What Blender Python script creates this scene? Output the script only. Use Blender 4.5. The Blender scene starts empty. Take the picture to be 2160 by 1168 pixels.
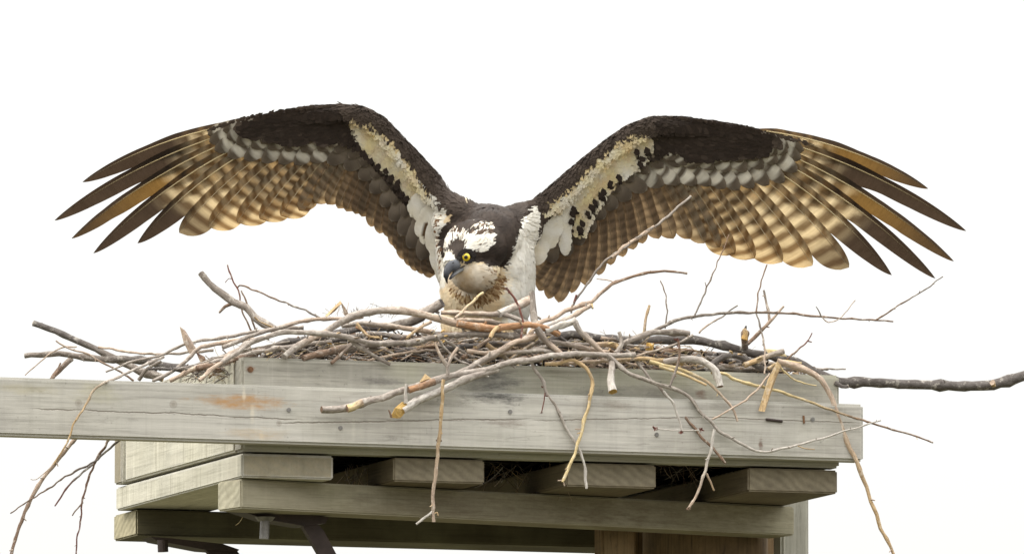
import bpy, bmesh, math, random
from mathutils import Vector, Matrix, noise
from mathutils.bvhtree import BVHTree
random.seed(7)
S = bpy.context.scene
COL = S.collection

# ------------------------------------------------------------------ camera, world, sun, exposure
TH, PH, DIST, FPX = math.radians(18.5), math.radians(5.7), 20.0, 27200.0
CF = Vector((math.sin(TH) * math.cos(PH), math.cos(TH) * math.cos(PH), math.sin(PH)))
CR = Vector((math.cos(TH), -math.sin(TH), 0))
CU = CR.cross(CF)
CAM = -DIST * CF
cd = bpy.data.cameras.new('camera'); cam = bpy.data.objects.new('camera', cd); COL.objects.link(cam)
cam.location = CAM
cam.rotation_euler = Matrix((CR, CU, -CF)).transposed().to_euler()
cd.sensor_width = 36.0; cd.lens = 36.0 * FPX / 2160.0; cd.clip_start = 1.0; cd.clip_end = 20000
S.camera = cam
S.render.resolution_x = 1024; S.render.resolution_y = 553
S.view_settings.view_transform = 'Standard'; S.view_settings.look = 'None'
S.view_settings.gamma = 1; S.view_settings.use_curve_mapping = False
S.view_settings.exposure = 0.47
try:
    S.render.engine = 'CYCLES'
    S.cycles.max_bounces = 8; S.cycles.transmission_bounces = 6
except Exception:
    pass
SUN_EL, SUN_AZ = math.radians(52), math.radians(-62)      # azimuth measured from the view direction's back, to camera left
W = bpy.data.worlds.new('World'); S.world = W; W.use_nodes = True
nt = W.node_tree; nt.nodes.clear()
wo = nt.nodes.new('ShaderNodeOutputWorld'); wb = nt.nodes.new('ShaderNodeBackground')
sky = nt.nodes.new('ShaderNodeTexSky'); sky.sky_type = 'NISHITA'; sky.sun_disc = False
sky.sun_elevation = SUN_EL
tc = nt.nodes.new('ShaderNodeTexCoord'); sp = nt.nodes.new('ShaderNodeSeparateXYZ')
nt.links.new(tc.outputs['Generated'], sp.inputs[0])
mr = nt.nodes.new('ShaderNodeMapRange')                    # overcast sky: brighter overhead than at the horizon
mr.inputs['From Min'].default_value = 0.0; mr.inputs['From Max'].default_value = 1.0
mr.inputs['To Min'].default_value = 4.85; mr.inputs['To Max'].default_value = 27.0
nt.links.new(sp.outputs['Z'], mr.inputs['Value'])
ns = nt.nodes.new('ShaderNodeTexNoise'); ns.inputs['Scale'].default_value = 2.2; ns.inputs['Detail'].default_value = 5
nt.links.new(tc.outputs['Generated'], ns.inputs['Vector'])
cr = nt.nodes.new('ShaderNodeMapRange'); cr.inputs['To Min'].default_value = 0.985; cr.inputs['To Max'].default_value = 1.015
nt.links.new(ns.outputs[0], cr.inputs['Value'])
mm = nt.nodes.new('ShaderNodeMath'); mm.operation = 'MULTIPLY'
nt.links.new(mr.outputs[0], mm.inputs[0]); nt.links.new(cr.outputs[0], mm.inputs[1])
cl = nt.nodes.new('ShaderNodeVectorMath'); cl.operation = 'SCALE'
cl.inputs[0].default_value = (1.0, 0.992, 0.965)
nt.links.new(mm.outputs[0], cl.inputs['Scale'])
mx = nt.nodes.new('ShaderNodeMix'); mx.data_type = 'RGBA'; mx.inputs['Factor'].default_value = 0.97
nt.links.new(sky.outputs[0], mx.inputs['A']); nt.links.new(cl.outputs[0], mx.inputs['B'])
nt.links.new(mx.outputs['Result'], wb.inputs['Color']); wb.inputs['Strength'].default_value = 0.112
nt.links.new(wb.outputs[0], wo.inputs['Surface'])

# direction towards the sun: from the left and behind the camera, high
back = math.atan2(-CF.y, -CF.x)
az = back + SUN_AZ
sdir = Vector((math.cos(SUN_EL) * math.cos(az), math.cos(SUN_EL) * math.sin(az), math.sin(SUN_EL)))
sky.sun_rotation = math.pi / 2 - az
sl = bpy.data.lights.new('sun', 'SUN'); sl.energy = 1.5; sl.angle = math.radians(11); sl.color = (1, .92, .80)
so = bpy.data.objects.new('sun', sl); COL.objects.link(so)
so.rotation_euler = sdir.to_track_quat('Z', 'Y').to_euler()

# ------------------------------------------------------------------ helpers
def un(px, py, Y):
    "photo pixel -> point on the world plane y = Y"
    d = CF + CR * ((px - 1080) / FPX) + CU * ((584 - py) / FPX)
    return CAM + d * ((Y - CAM.y) / d.y)
def unz(px, py, z):
    d = CF + CR * ((px - 1080) / FPX) + CU * ((584 - py) / FPX)
    return CAM + d * ((z - CAM.z) / d.z)
BY = 0.34                                                   # depth of the bird's body
DB = (Vector((0, BY, 0)) - CAM).dot(CF)
K = FPX / DB                                                # pixels per metre at the bird
def bp(x, y, z=0.0):
    "bird space (pixels right, pixels down, pixels towards the viewer) -> world"
    d = CF + CR * ((x - 1080) / FPX) + CU * ((584 - y) / FPX)
    return CAM + d * (DB - z / K)
def sm(a, b, x):
    t = max(0., min(1., (x - a) / (b - a))); return t * t * (3 - 2 * t)
def lerp(a, b, t): return tuple(a[i] + (b[i] - a[i]) * t for i in range(len(a)))
def inpoly(x, y, P):
    c = False; j = len(P) - 1
    for i in range(len(P)):
        xi, yi = P[i]; xj, yj = P[j]
        if (yi > y) != (yj > y) and x < (xj - xi) * (y - yi) / (yj - yi) + xi: c = not c
        j = i
    return c
def nz(x, y, z=0., s=1.): return noise.noise(Vector((x * s, y * s, z * s)))
def polysample(P, t):
    L = [0]
    for a, b in zip(P, P[1:]): L.append(L[-1] + math.dist(a, b))
    d = t * L[-1]
    for i in range(len(P) - 1):
        if d <= L[i + 1] or i == len(P) - 2:
            return lerp(P[i], P[i + 1], (d - L[i]) / max(1e-6, L[i + 1] - L[i]))
def interp(P, x):
    if x <= P[0][0]: return P[0][1]
    for a, b in zip(P, P[1:]):
        if x <= b[0]: return a[1] + (b[1] - a[1]) * (x - a[0]) / (b[0] - a[0])
    return P[-1][1]
def empty(name, loc, label=None, cat=None, group=None):
    o = bpy.data.objects.new(name, None); COL.objects.link(o); o.location = loc
    o.empty_display_size = .1
    if label: o['label'] = label
    if cat: o['category'] = cat
    if group: o['group'] = group
    return o
def mkmesh(name, vs, fs, mat, parent=None, cols=None, uvs=None, smooth=True, label=None, kind=None, loc=None, rotz=0, rot=None):
    me = bpy.data.meshes.new(name); me.from_pydata([tuple(v) for v in vs], [], fs); me.update()
    if cols:
        ca = me.color_attributes.new('Col', 'FLOAT_COLOR', 'POINT')
        ca.data.foreach_set('color', [c for k in cols for c in (k[0], k[1], k[2], 1.0)])
    if uvs:
        ul = me.uv_layers.new(name='UVMap')
        li = [0] * len(me.loops); me.loops.foreach_get('vertex_index', li)
        ul.data.foreach_set('uv', [c for i in li for c in uvs[i]])
    if smooth: me.polygons.foreach_set('use_smooth', [True] * len(me.polygons))
    me.materials.append(mat)
    o = bpy.data.objects.new(name, me); COL.objects.link(o)
    if parent is not None:
        o.parent = parent; o.matrix_parent_inverse = Matrix.Translation(parent.location).inverted() if not parent.parent else Matrix.Translation(parent.parent.location + parent.location).inverted()
    if loc is not None: o.location = loc
    if rot: o.rotation_euler = rot
    if rotz: o.rotation_euler[2] = rotz
    if label: o['label'] = label
    if kind: o['kind'] = kind
    return o
def reparent(o, parent):
    "all part meshes carry world coordinates; every empty is unrotated"
    o.parent = parent
    o.matrix_parent_inverse = Matrix.Translation(-root_loc(parent)) if parent.type == 'EMPTY' else Matrix()
def root_loc(p):
    l = Vector((0, 0, 0))
    while p is not None:
        if p.type == 'EMPTY': l += p.location
        p = p.parent
    return l

# ------------------------------------------------------------------ materials
def newmat(name):
    m = bpy.data.materials.new(name); m.use_nodes = True
    n = m.node_tree; b = n.nodes['Principled BSDF']; return m, n, b
class G:
    def __init__(s, n): s.n = n
    def node(s, t, **kw):
        x = s.n.nodes.new(t)
        for k, v in kw.items(): setattr(x, k, v)
        return x
    def link(s, a, b): s.n.links.new(a, b)
    def setin(s, node, key, v):
        if hasattr(v, 'is_linked') or isinstance(v, bpy.types.NodeSocket): s.link(v, node.inputs[key])
        else: node.inputs[key].default_value = v
    def math(s, op, a, b=0.0, c=None):
        x = s.node('ShaderNodeMath', operation=op); s.setin(x, 0, a); s.setin(x, 1, b)
        if c is not None: s.setin(x, 2, c)
        return x.outputs[0]
    def mix(s, f, a, b, mode='MIX'):
        x = s.node('ShaderNodeMix', data_type='RGBA', blend_type=mode)
        s.setin(x, 'Factor', f); s.setin(x, 'A', a); s.setin(x, 'B', b); return x.outputs['Result']
    def noise(s, vec, scale, detail=4, rough=.55, dist=0.):
        x = s.node('ShaderNodeTexNoise'); s.link(vec, x.inputs['Vector'])
        x.inputs['Scale'].default_value = scale; x.inputs['Detail'].default_value = detail
        x.inputs['Roughness'].default_value = rough; x.inputs['Distortion'].default_value = dist
        return x.outputs[0]
    def mapr(s, v, a, b, c=0., d=1.):
        x = s.node('ShaderNodeMapRange'); x.clamp = True; s.setin(x, 'Value', v)
        for k, w in zip(('From Min', 'From Max', 'To Min', 'To Max'), (a, b, c, d)): x.inputs[k].default_value = w
        return x.outputs[0]
    def scalev(s, v, xyz):
        x = s.node('ShaderNodeMapping'); s.link(v, x.inputs[0]); x.inputs['Scale'].default_value = xyz; return x.outputs[0]
def c4(c): return (c[0], c[1], c[2], 1.)

def wood(name, base, dark, blobs=(), cracks=(), knots=(), green=.25, wear=1.0, endc=None, drips=.12):
    "weathered treated lumber; local x runs along the grain; blobs are stains (x, z, rx, rz, colour, strength)"
    m, n, b = newmat(name); g = G(n)
    tc = g.node('ShaderNodeTexCoord'); oi = g.node('ShaderNodeObjectInfo')
    add = g.node('ShaderNodeVectorMath', operation='ADD')
    off = g.node('ShaderNodeVectorMath', operation='SCALE'); off.inputs[0].default_value = (7.3, 3.1, 5.7)
    g.link(oi.outputs['Random'], off.inputs['Scale'])
    g.link(tc.outputs['Object'], add.inputs[0]); g.link(off.outputs[0], add.inputs[1]); V = add.outputs[0]
    fine = g.noise(g.scalev(V, (5, 300, 300)), 1.0, 5, .7, .3)
    med = g.noise(g.scalev(V, (2.2, 34, 34)), 1.0, 4, .6, 1.2)
    big = g.noise(g.scalev(V, (5, 9, 9)), 1.0, 5, .65)
    spk = g.noise(V, 120, 3, .6)
    c = g.mix(g.mapr(med, .36, .68), c4(base), c4(tuple(x * .78 for x in base)))
    c = g.mix(g.mapr(big, .46, .72, 0, .6 * wear), c, c4(dark))
    c = g.mix(g.mapr(fine, .50, .66, 0, .38), c, c4(tuple(x * .55 for x in dark)))
    med2 = g.noise(g.scalev(V, (7, 90, 90)), 1.0, 6, .75, 1.5)
    c = g.mix(g.mapr(med2, .56, .68, 0, .5 * wear), c, c4(tuple(x * .7 for x in dark)))
    c = g.mix(g.mapr(med2, .44, .30, 0, .3), c, c4(tuple(min(.8, x * 1.35) for x in base)))
    grn = g.noise(V, 9, 3, .5)
    c = g.mix(g.mapr(grn, .45, .7, 0, green), c, (.36, .36, .22, 1))
    c = g.mix(g.mapr(spk, .66, .76, 0, .45), c, c4(tuple(x * .4 for x in dark)))
    drip = g.noise(g.scalev(V, (75, 75, 3.5)), 1.0, 4, .7, .6)
    c = g.mix(g.mapr(drip, .54, .66, 0, drips), c, c4(tuple(x * .8 for x in dark)))
    c = g.mix(g.mapr(drip, .44, .34, 0, drips * .8), c, c4(tuple(min(.75, x * 1.3) for x in base)))
    sx = g.node('ShaderNodeSeparateXYZ'); g.link(tc.outputs['Object'], sx.inputs[0])
    X, Z = sx.outputs[0], sx.outputs[2]
    wob = g.noise(g.scalev(tc.outputs['Object'], (26, 26, 110)), 1., 6, .8)
    for (bx, bz, rx, rz, colr, st) in blobs:
        stn = g.mapr(g.noise(g.scalev(tc.outputs['Object'], (30, 30, 90)), 1., 6, .8), .36, .6, st * .35, st)
        dx = g.math('DIVIDE', g.math('SUBTRACT', X, bx), rx); dz = g.math('DIVIDE', g.math('SUBTRACT', Z, bz), rz)
        r2 = g.math('SQRT', g.math('ADD', g.math('MULTIPLY', dx, dx), g.math('MULTIPLY', dz, dz)))
        r2 = g.math('ADD', r2, g.math('MULTIPLY', g.math('SUBTRACT', wob, .5), 2.6))
        c = g.mix(g.math('MULTIPLY', g.mapr(r2, .3, 1.0, 1, 0), stn), c, c4(colr))
    height = g.math('MULTIPLY', fine, .5)
    cw = g.noise(g.scalev(tc.outputs['Object'], (9, 0, 0)), 1., 5, .75)
    for (z0, x0, x1, wd, amp, slope) in cracks:
        zz = g.math('ADD', g.math('MULTIPLY', g.math('SUBTRACT', cw, .5), amp), g.math('MULTIPLY_ADD', X, slope, z0))
        d = g.math('ABSOLUTE', g.math('SUBTRACT', Z, zz))
        k = g.mapr(d, wd * .35, wd, 1, 0)
        k = g.math('MULTIPLY', k, g.mapr(X, x0, x0 + .03)); k = g.math('MULTIPLY', k, g.mapr(X, x1 - .03, x1, 1, 0))
        k = g.math('MULTIPLY', k, g.mapr(g.noise(g.scalev(tc.outputs['Object'], (30, 0, 0)), 1., 2), .3, .5, .35, 1))
        c = g.mix(g.math('MULTIPLY', k, .62), c, (.10, .075, .055, 1))
        height = g.math('SUBTRACT', height, g.math('MULTIPLY', k, 1.5))
    for (kx, kz, kr) in knots:
        dx = g.math('SUBTRACT', X, kx); dz = g.math('SUBTRACT', Z, kz)
        r = g.math('SQRT', g.math('ADD', g.math('MULTIPLY', dx, dx), g.math('MULTIPLY', dz, dz)))
        c = g.mix(g.mapr(r, kr * .3, kr * 1.3, .6, 0), c, (.2, .17, .14, 1))
        ring = g.math('ABSOLUTE', g.math('SUBTRACT', r, kr)); c = g.mix(g.mapr(ring, 0, .0015, .18, 0), c, (.1, .08, .06, 1))
    # end grain
    sn = g.node('ShaderNodeSeparateXYZ'); g.link(tc.outputs['Normal'], sn.inputs[0])
    endf = g.mapr(g.math('ABSOLUTE', sn.outputs[0]), .8, .95)
    rings = g.node('ShaderNodeTexWave', wave_type='RINGS', rings_direction='X'); g.link(g.scalev(V, (1, 1, 1)), rings.inputs[0])
    rings.inputs['Scale'].default_value = 26; rings.inputs['Distortion'].default_value = 5; rings.inputs['Detail'].default_value = 3
    en = g.noise(V, 45, 5, .7)
    ec = g.mix(g.mapr(en, .35, .7), c4(endc or tuple(x * .85 for x in base)), c4(tuple(x * .62 for x in (endc or base))))
    ec = g.mix(g.math('MULTIPLY', rings.outputs['Fac'], .25), ec, c4(tuple(x * .5 for x in dark)))
    c = g.mix(g.math('MULTIPLY', endf, .8), c, ec)
    # pale worn arrises
    bev = g.node('ShaderNodeBevel', samples=4); bev.inputs[0].default_value = .004
    geo = g.node('ShaderNodeNewGeometry')
    dt = g.node('ShaderNodeVectorMath', operation='DOT_PRODUCT'); g.link(bev.outputs[0], dt.inputs[0]); g.link(geo.outputs['Normal'], dt.inputs[1])
    ed = g.mapr(dt.outputs['Value'], .8, .985, .55, 0)
    c = g.mix(g.math('MULTIPLY', ed, g.mapr(big, .3, .6)), c, c4(tuple(min(.66, x * 1.45) for x in base)))
    g.link(c, b.inputs['Base Color']); b.inputs['Roughness'].default_value = .85
    b.inputs['Specular IOR Level'].default_value = .25
    bmp = g.node('ShaderNodeBump'); bmp.inputs['Strength'].default_value = .55; bmp.inputs['Distance'].default_value = .0012
    g.link(height, bmp.inputs['Height']); g.link(bmp.outputs[0], b.inputs['Normal'])
    return m

GW, GD = (.37, .355, .31), (.17, .16, .135)
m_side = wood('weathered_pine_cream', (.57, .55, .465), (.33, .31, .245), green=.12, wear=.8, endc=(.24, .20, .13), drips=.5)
m_beam = wood('weathered_pine_shaded_beam', (.30, .275, .205), (.13, .11, .065), green=.2, endc=(.6, .57, .44), blobs=[(-.05, 0, .30, .06, (.13, .10, .07), .6), (.3, .01, .26, .05, (.15, .12, .08), .75), (-.25, -.02, .2, .02, (.2, .17, .11), .5)])  # shade under the overhang is mixed into this base; blobs are stains
m_rear = wood('weathered_pine_shaded_rear_beam', (.10, .09, .055), (.05, .042, .025), green=.2, endc=(.55, .50, .34))  # face tone lowered to carry the front beam's shade; end stays pale
m_joist = wood('weathered_pine_shaded_joist', (.15, .12, .08), (.06, .045, .03), green=.1, endc=(.27, .235, .17))  # long faces darkened to hold the shade below the box; ends paler
m_post = wood('grey_post_wood', (.42, .41, .36), (.22, .21, .18), green=.1)

def simple(name, col, rough=.6, metal=0., var=.3, scale=60, spec=.4):
    m, n, b = newmat(name); g = G(n)
    tc = g.node('ShaderNodeTexCoord'); v = g.noise(tc.outputs['Object'], scale, 5, .65)
    g.link(g.mix(g.mapr(v, .35, .68), c4(col), c4(tuple(x * (1 - var) for x in col))), b.inputs['Base Color'])
    b.inputs['Roughness'].default_value = rough; b.inputs['Metallic'].default_value = metal
    b.inputs['Specular IOR Level'].default_value = spec
    return m
m_steel = simple('rusty_dark_steel', (.045, .03, .026), .6, .3, .5, 40)
m_galv = simple('galvanised_steel', (.22, .21, .20), .5, .6, .4, 90)
m_rust = simple('rusted_nail', (.20, .10, .05), .8, .2, .5, 200)
m_wire = simple('wire_mesh_steel', (.035, .03, .025), .5, .7, .3, 90)

def barkmat():
    m, n, b = newmat('bark'); g = G(n)
    a = g.node('ShaderNodeAttribute', attribute_name='Col'); tc = g.node('ShaderNodeTexCoord')
    uv = tc.outputs['UV']
    s1 = g.noise(g.scalev(uv, (9, 2.2, 1)), 1., 6, .7, .6); s2 = g.noise(tc.outputs['Object'], 90, 5, .7)
    s3 = g.noise(tc.outputs['Object'], 22, 3, .6)
    c = g.mix(g.mapr(s1, .40, .62, 0, .8), a.outputs['Color'], g.mix(1., a.outputs['Color'], (.42, .38, .36, 1), 'MULTIPLY'))
    c = g.mix(g.mapr(s2, .54, .64, 0, .6), c, g.mix(.6, c, (.66, .62, .55, 1)))
    c = g.mix(g.mapr(s3, .55, .75, 0, .4), c, g.mix(1., c, (.45, .4, .36, 1), 'MULTIPLY'))
    g.link(c, b.inputs['Base Color']); b.inputs['Roughness'].default_value = .8
    b.inputs['Specular IOR Level'].default_value = .3
    bmp = g.node('ShaderNodeBump'); bmp.inputs['Strength'].default_value = .7; bmp.inputs['Distance'].default_value = .0015
    g.link(g.math('ADD', s1, s2), bmp.inputs['Height']); g.link(bmp.outputs[0], b.inputs['Normal'])
    return m
m_bark = barkmat()

def feathermat(name, trans, streak=.25):
    m, n, b = newmat(name); g = G(n)
    a = g.node('ShaderNodeAttribute', attribute_name='Col'); tc = g.node('ShaderNodeTexCoord')
    st = g.noise(g.scalev(tc.outputs['UV'], (70, 5, 1)), 1., 4, .7, .8)
    cl_ = g.noise(tc.outputs['Object'], 60, 4, .6)
    c = g.mix(g.mapr(st, .38, .68, 0, streak), a.outputs['Color'], g.mix(1., a.outputs['Color'], (.5, .45, .4, 1), 'MULTIPLY'))
    c = g.mix(g.mapr(cl_, .45, .7, 0, .25), c, g.mix(1., c, (.62, .58, .52, 1), 'MULTIPLY'))
    g.link(c, b.inputs['Base Color']); b.inputs['Roughness'].default_value = .65; b.inputs['Specular IOR Level'].default_value = .25
    t = g.node('ShaderNodeBsdfTranslucent'); tcx = g.mix(.62, c, g.mix(1., c, (1., .72, .36, 1), 'MULTIPLY')); g.link(tcx, t.inputs[0])
    ms = g.node('ShaderNodeMixShader'); ms.inputs[0].default_value = trans
    g.link(b.outputs[0], ms.inputs[1]); g.link(t.outputs[0], ms.inputs[2])
    g.link(ms.outputs[0], n.nodes['Material Output'].inputs['Surface'])
    bmp = g.node('ShaderNodeBump'); bmp.inputs['Strength'].default_value = .3; bmp.inputs['Distance'].default_value = .0006
    g.link(st, bmp.inputs['Height']); g.link(bmp.outputs[0], b.inputs['Normal'])
    return m
m_flight = feathermat('flight_feather', .6, .35)
m_covert = feathermat('covert_feather', .15)
m_plume = feathermat('body_plumage', .12, .1)

# ------------------------------------------------------------------ ground
GZ = CAM.z - 1.6
gm, gn, gb = newmat('meadow'); g = G(gn); tcg = g.node('ShaderNodeTexCoord')
v1 = g.noise(tcg.outputs['Object'], .3, 6, .6); v2 = g.noise(tcg.outputs['Object'], 9, 5, .7)
cc = g.mix(g.mapr(v1, .35, .65), (.06, .058, .028, 1), (.10, .085, .05, 1)); cc = g.mix(g.mapr(v2, .4, .7, 0, .5), cc, (.08, .09, .035, 1))
g.link(cc, gb.inputs['Base Color']); gb.inputs['Roughness'].default_value = .95
N = 24; R0 = 6000
gv = []; gf = []
for j in range(N + 1):
    for i in range(N + 1):
        f = lambda k: math.copysign((abs(k / N * 2 - 1)) ** 3, k / N * 2 - 1) * R0
        x, y = f(i), f(j); gv.append((x, y, GZ + (nz(x, y, 0, .02) * .15 if math.hypot(x, y) > 4 else 0)))
for j in range(N):
    for i in range(N):
        k = j * (N + 1) + i; gf.append((k, k + 1, k + N + 2, k + N + 1))
go = mkmesh('ground', gv, gf, gm, kind='structure')

# ------------------------------------------------------------------ nesting platform
plat = empty('nest_platform', (0.05, .35, GZ), 'weathered grey lumber nesting platform on a wooden pole, holding the stick nest', 'platform')
def board(name, A, B, w, h, mat, parent=plat, bev=.0025, label=None, warp=0.0, seed=0):
    """A->B runs along the front top edge; the board extends w away (perpendicular, to +y side) and h down"""
    A = Vector(A); B = Vector(B); d = B - A; L = d.length; ex = d.normalized()
    ey = Vector((0, 0, 1)).cross(ex).normalized(); ez = ex.cross(ey)
    c = (A + B) / 2 + ey * w / 2 - ez * h / 2
    bm = bmesh.new(); bmesh.ops.create_cube(bm, size=1)
    bmesh.ops.scale(bm, vec=(L, w, h), verts=bm.verts)
    nseg = max(1, int(L / .06))
    es = [e for e in bm.edges if abs((e.verts[0].co - e.verts[1].co).x) > L * .5]
    if nseg > 1: bmesh.ops.subdivide_edges(bm, edges=es, cuts=nseg - 1)
    rr = random.Random(seed + hash(name) % 7 if False else seed)
    o3 = rr.random() * 50
    for v in bm.verts:
        q = v.co.x
        v.co.z += warp * noise.noise(Vector((q * 3, o3, 0))); v.co.y += warp * noise.noise(Vector((q * 3, o3 + 9, 0)))
    bmesh.ops.bevel(bm, geom=[e for e in bm.edges if e.calc_face_angle(0) > .5], offset=bev, segments=2, affect='EDGES')
    me = bpy.data.meshes.new(name); bm.to_mesh(me); bm.free(); me.materials.append(mat)
    me.polygons.foreach_set('use_smooth', [False] * len(me.polygons))
    o = bpy.data.objects.new(name, me); COL.objects.link(o)
    Mw = Matrix((ex, ey, ez)).transposed().to_4x4(); Mw.translation = c
    o.matrix_world = Mw
    if parent: 
        o.parent = parent; o.matrix_parent_inverse = Matrix.Translation(-parent.location)
    if label: o['label'] = label
    return o

XL, XR = un(510, 752, 0).x, un(1771, 790, 0).x
ZT = un(510, 752, 0).z; ZB = un(704, 956, 0).z; ZJ = un(510, 1006, 0).z
DP = .622; T = .038
# front board, with its stains
cx, cz = (XL + XR) / 2, (ZT + ZB) / 2
def fl(px, py, Y, cx, cz): p = un(px, py, Y); return p.x - cx, p.z - cz
def bl(px, py, rx, rz, colr, st, cxx, czz, Y=0): a = fl(px, py, Y, cxx, czz); return (a[0], a[1], rx / 1290, rz / 1360, colr, st)
m_front = wood('weathered_pine_front', GW, GD, blobs=[
    bl(800, 803, 60, 14, (.10, .09, .085), .7, cx, cz), bl(1035, 800, 75, 34, (.07, .066, .06), .9, cx, cz),
    bl(1400, 830, 150, 26, (.15, .14, .12), .55, cx, cz), bl(1260, 828, 60, 14, (.09, .085, .08), .5, cx, cz),
    bl(1478, 835, 14, 22, (.13, .08, .06), .8, cx, cz), bl(1700, 810, 80, 30, (.2, .19, .17), .6, cx, cz),
    bl(1000, 775, 300, 14, (.2, .18, .15), .4, cx, cz), bl(528, 778, 11, 9, (.25, .10, .05), .9, cx, cz)], green=.35)
board('front_board', (XL, 0, ZT), (XR, 0, ZT), T, ZT - ZB, m_front, seed=1, bev=.004)
# long rail
ra, rb = un(-420, 781, -T - .0015), un(1822, 852, -T - .0015)
rbz = un(1820, 972, -T - .0015).z
cx, cz = (ra.x + rb.x) / 2, (ra.z + rb.z) / 2 - .045
sl_ = (rb.z - ra.z) / (rb.x - ra.x)
def rl(px, py):
    p = un(px, py, -T); x = p.x - cx; return x, (p.z - cz) - sl_ * x
def rbl(px, py, rx, rz, colr, st): a = rl(px, py); return (a[0], a[1], rx / 1290, rz / 1360, colr, st)
def crack(p, q, w, amp):
    a, b_ = rl(*p), rl(*q); s = (b_[1] - a[1]) / (b_[0] - a[0]); return (a[1] - s * a[0], a[0], b_[0], w, amp, s)
m_rail = wood('weathered_pine_rail', (.475, .455, .415), (.24, .225, .20), blobs=[
    rbl(510, 848, 120, 19, (.37, .21, .09), .95), rbl(514, 832, 5, 22, (.62, .56, .45), .6), rbl(532, 872, 6, 26, (.60, .54, .43), .6), rbl(551, 918, 8, 14, (.58, .5, .38), .6), rbl(745, 905, 5, 30, (.56, .54, .48), .4), rbl(540, 915, 70, 14, (.40, .29, .17), .55),
    rbl(1040, 838, 80, 18, (.05, .047, .045), .95), rbl(930, 850, 90, 12, (.18, .17, .15), .5),
    rbl(1300, 857, 50, 12, (.18, .15, .12), .6), rbl(1500, 858, 70, 10, (.16, .15, .13), .5),
    rbl(1060, 893, 60, 10, (.14, .10, .08), .6), rbl(1604, 940, 5, 22, (.12, .07, .05), .85),
    rbl(200, 830, 60, 30, (.38, .36, .2), .35), rbl(60, 820, 90, 14, (.36, .32, .2), .4),
    rbl(1030, 830, 30, 12, (.06, .06, .055), .6)],
    cracks=[crack((60, 862), (500, 878), .0014, .014), crack((455, 878), (640, 886), .0014, .012), crack((580, 893), (1120, 884), .0016, .012),
            crack((1120, 888), (1500, 880), .0011, .012), crack((1480, 880), (1822, 893), .0012, .006)],
    knots=[rl(365, 853) + (.0055,), rl(165, 850) + (.005,), rl(588, 893) + (.004,)], green=.07)
rail = board('rail', ra, rb, T, ra.z - un(-420, 904.5, -T - .0015).z, m_rail, seed=2, bev=.004, label='long grey rail across the front, with a tan stain near its middle')
# sides and back
board('side_board', (XL, DP - .002, ZT), (XL, T + .0015, ZT), T, ZT - ZB - .002, m_side, seed=3, label='pale cream side board', bev=.003)
board('side_board', (XR - T, DP - .002, ZT), (XR - T, T + .0015, ZT), T, ZT - ZB - .002, m_side, seed=4)
board('back_board', (XL - .006, DP, ZT), (XR, DP, ZT), T, ZT - ZB, m_side, seed=5)
# the four flat joists, running front to back
W_ = un(703, 958, 0).x - XL
jx = [XL, un(1022, 966, 0).x - W_, un(1384, 972, 0).x - W_, XR - W_ - .004]
for k, x in enumerate(jx):
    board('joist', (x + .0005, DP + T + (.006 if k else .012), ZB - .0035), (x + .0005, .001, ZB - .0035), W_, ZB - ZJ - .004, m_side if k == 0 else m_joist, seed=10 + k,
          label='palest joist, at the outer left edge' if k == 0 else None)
# note: board() extends to the +y side of the run; running back-to-front extends it to +x
# two flat beams below, slightly askew
bA, bB = unz(508, 1009, ZJ - .001), unz(1676, 1068, ZJ - .001)
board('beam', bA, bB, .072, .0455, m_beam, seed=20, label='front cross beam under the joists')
zb2 = ZJ - .043
cA, cB = unz(287, 1128, zb2), unz(1330, 1155, zb2)
cA.z = cB.z = ZJ - .002
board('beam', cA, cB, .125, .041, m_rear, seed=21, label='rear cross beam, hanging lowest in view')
# posts
ZBB = ZJ - .047
def vpost(name, px0, px1, Y, ztop, depth, mat, label=None):
    a, b_ = un(px0, 1150, Y), un(px1, 1150, Y); w = b_.x - a.x
    bm = bmesh.new(); bmesh.ops.create_cube(bm, size=1); L = ztop - GZ + .3
    bmesh.ops.scale(bm, vec=(L, w, depth), verts=bm.verts)
    bmesh.ops.bevel(bm, geom=bm.edges[:], offset=.004, segments=2, affect='EDGES')
    me = bpy.data.meshes.new(name); bm.to_mesh(me); bm.free(); me.materials.append(mat)
    o = bpy.data.objects.new(name, me); COL.objects.link(o)
    M = Matrix(((0, 0, 1), (0, 1, 0), (-1, 0, 0)))          # local x -> down
    M = Matrix((Vector((0, 0, -1)), Vector((1, 0, 0)), Vector((0, -1, 0)))).transposed()
    Mw = M.to_4x4(); Mw.translation = ((a.x + b_.x) / 2, Y + depth / 2, ztop - L / 2)
    o.matrix_world = Mw; o.parent = plat; o.matrix_parent_inverse = Matrix.Translation(-plat.location)
    if label: o['label'] = label
    return o
m_dpost = wood('brown_pole_wood', (.19, .125, .065), (.035, .024, .016), green=.1, wear=1.5)
vpost('plank', 1270, 1340, .26, ZJ - .006, .04, m_dpost, 'narrow brown plank beside the round pole')
vpost('plank', 1648, 1707, .30, ZB - .01, .04, m_post, 'pale grey upright plank right of the round pole')
vpost('plank', 1336, 1668, .53, ZJ - .004, .035, m_dpost, 'dark backing plank behind the round pole')
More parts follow.
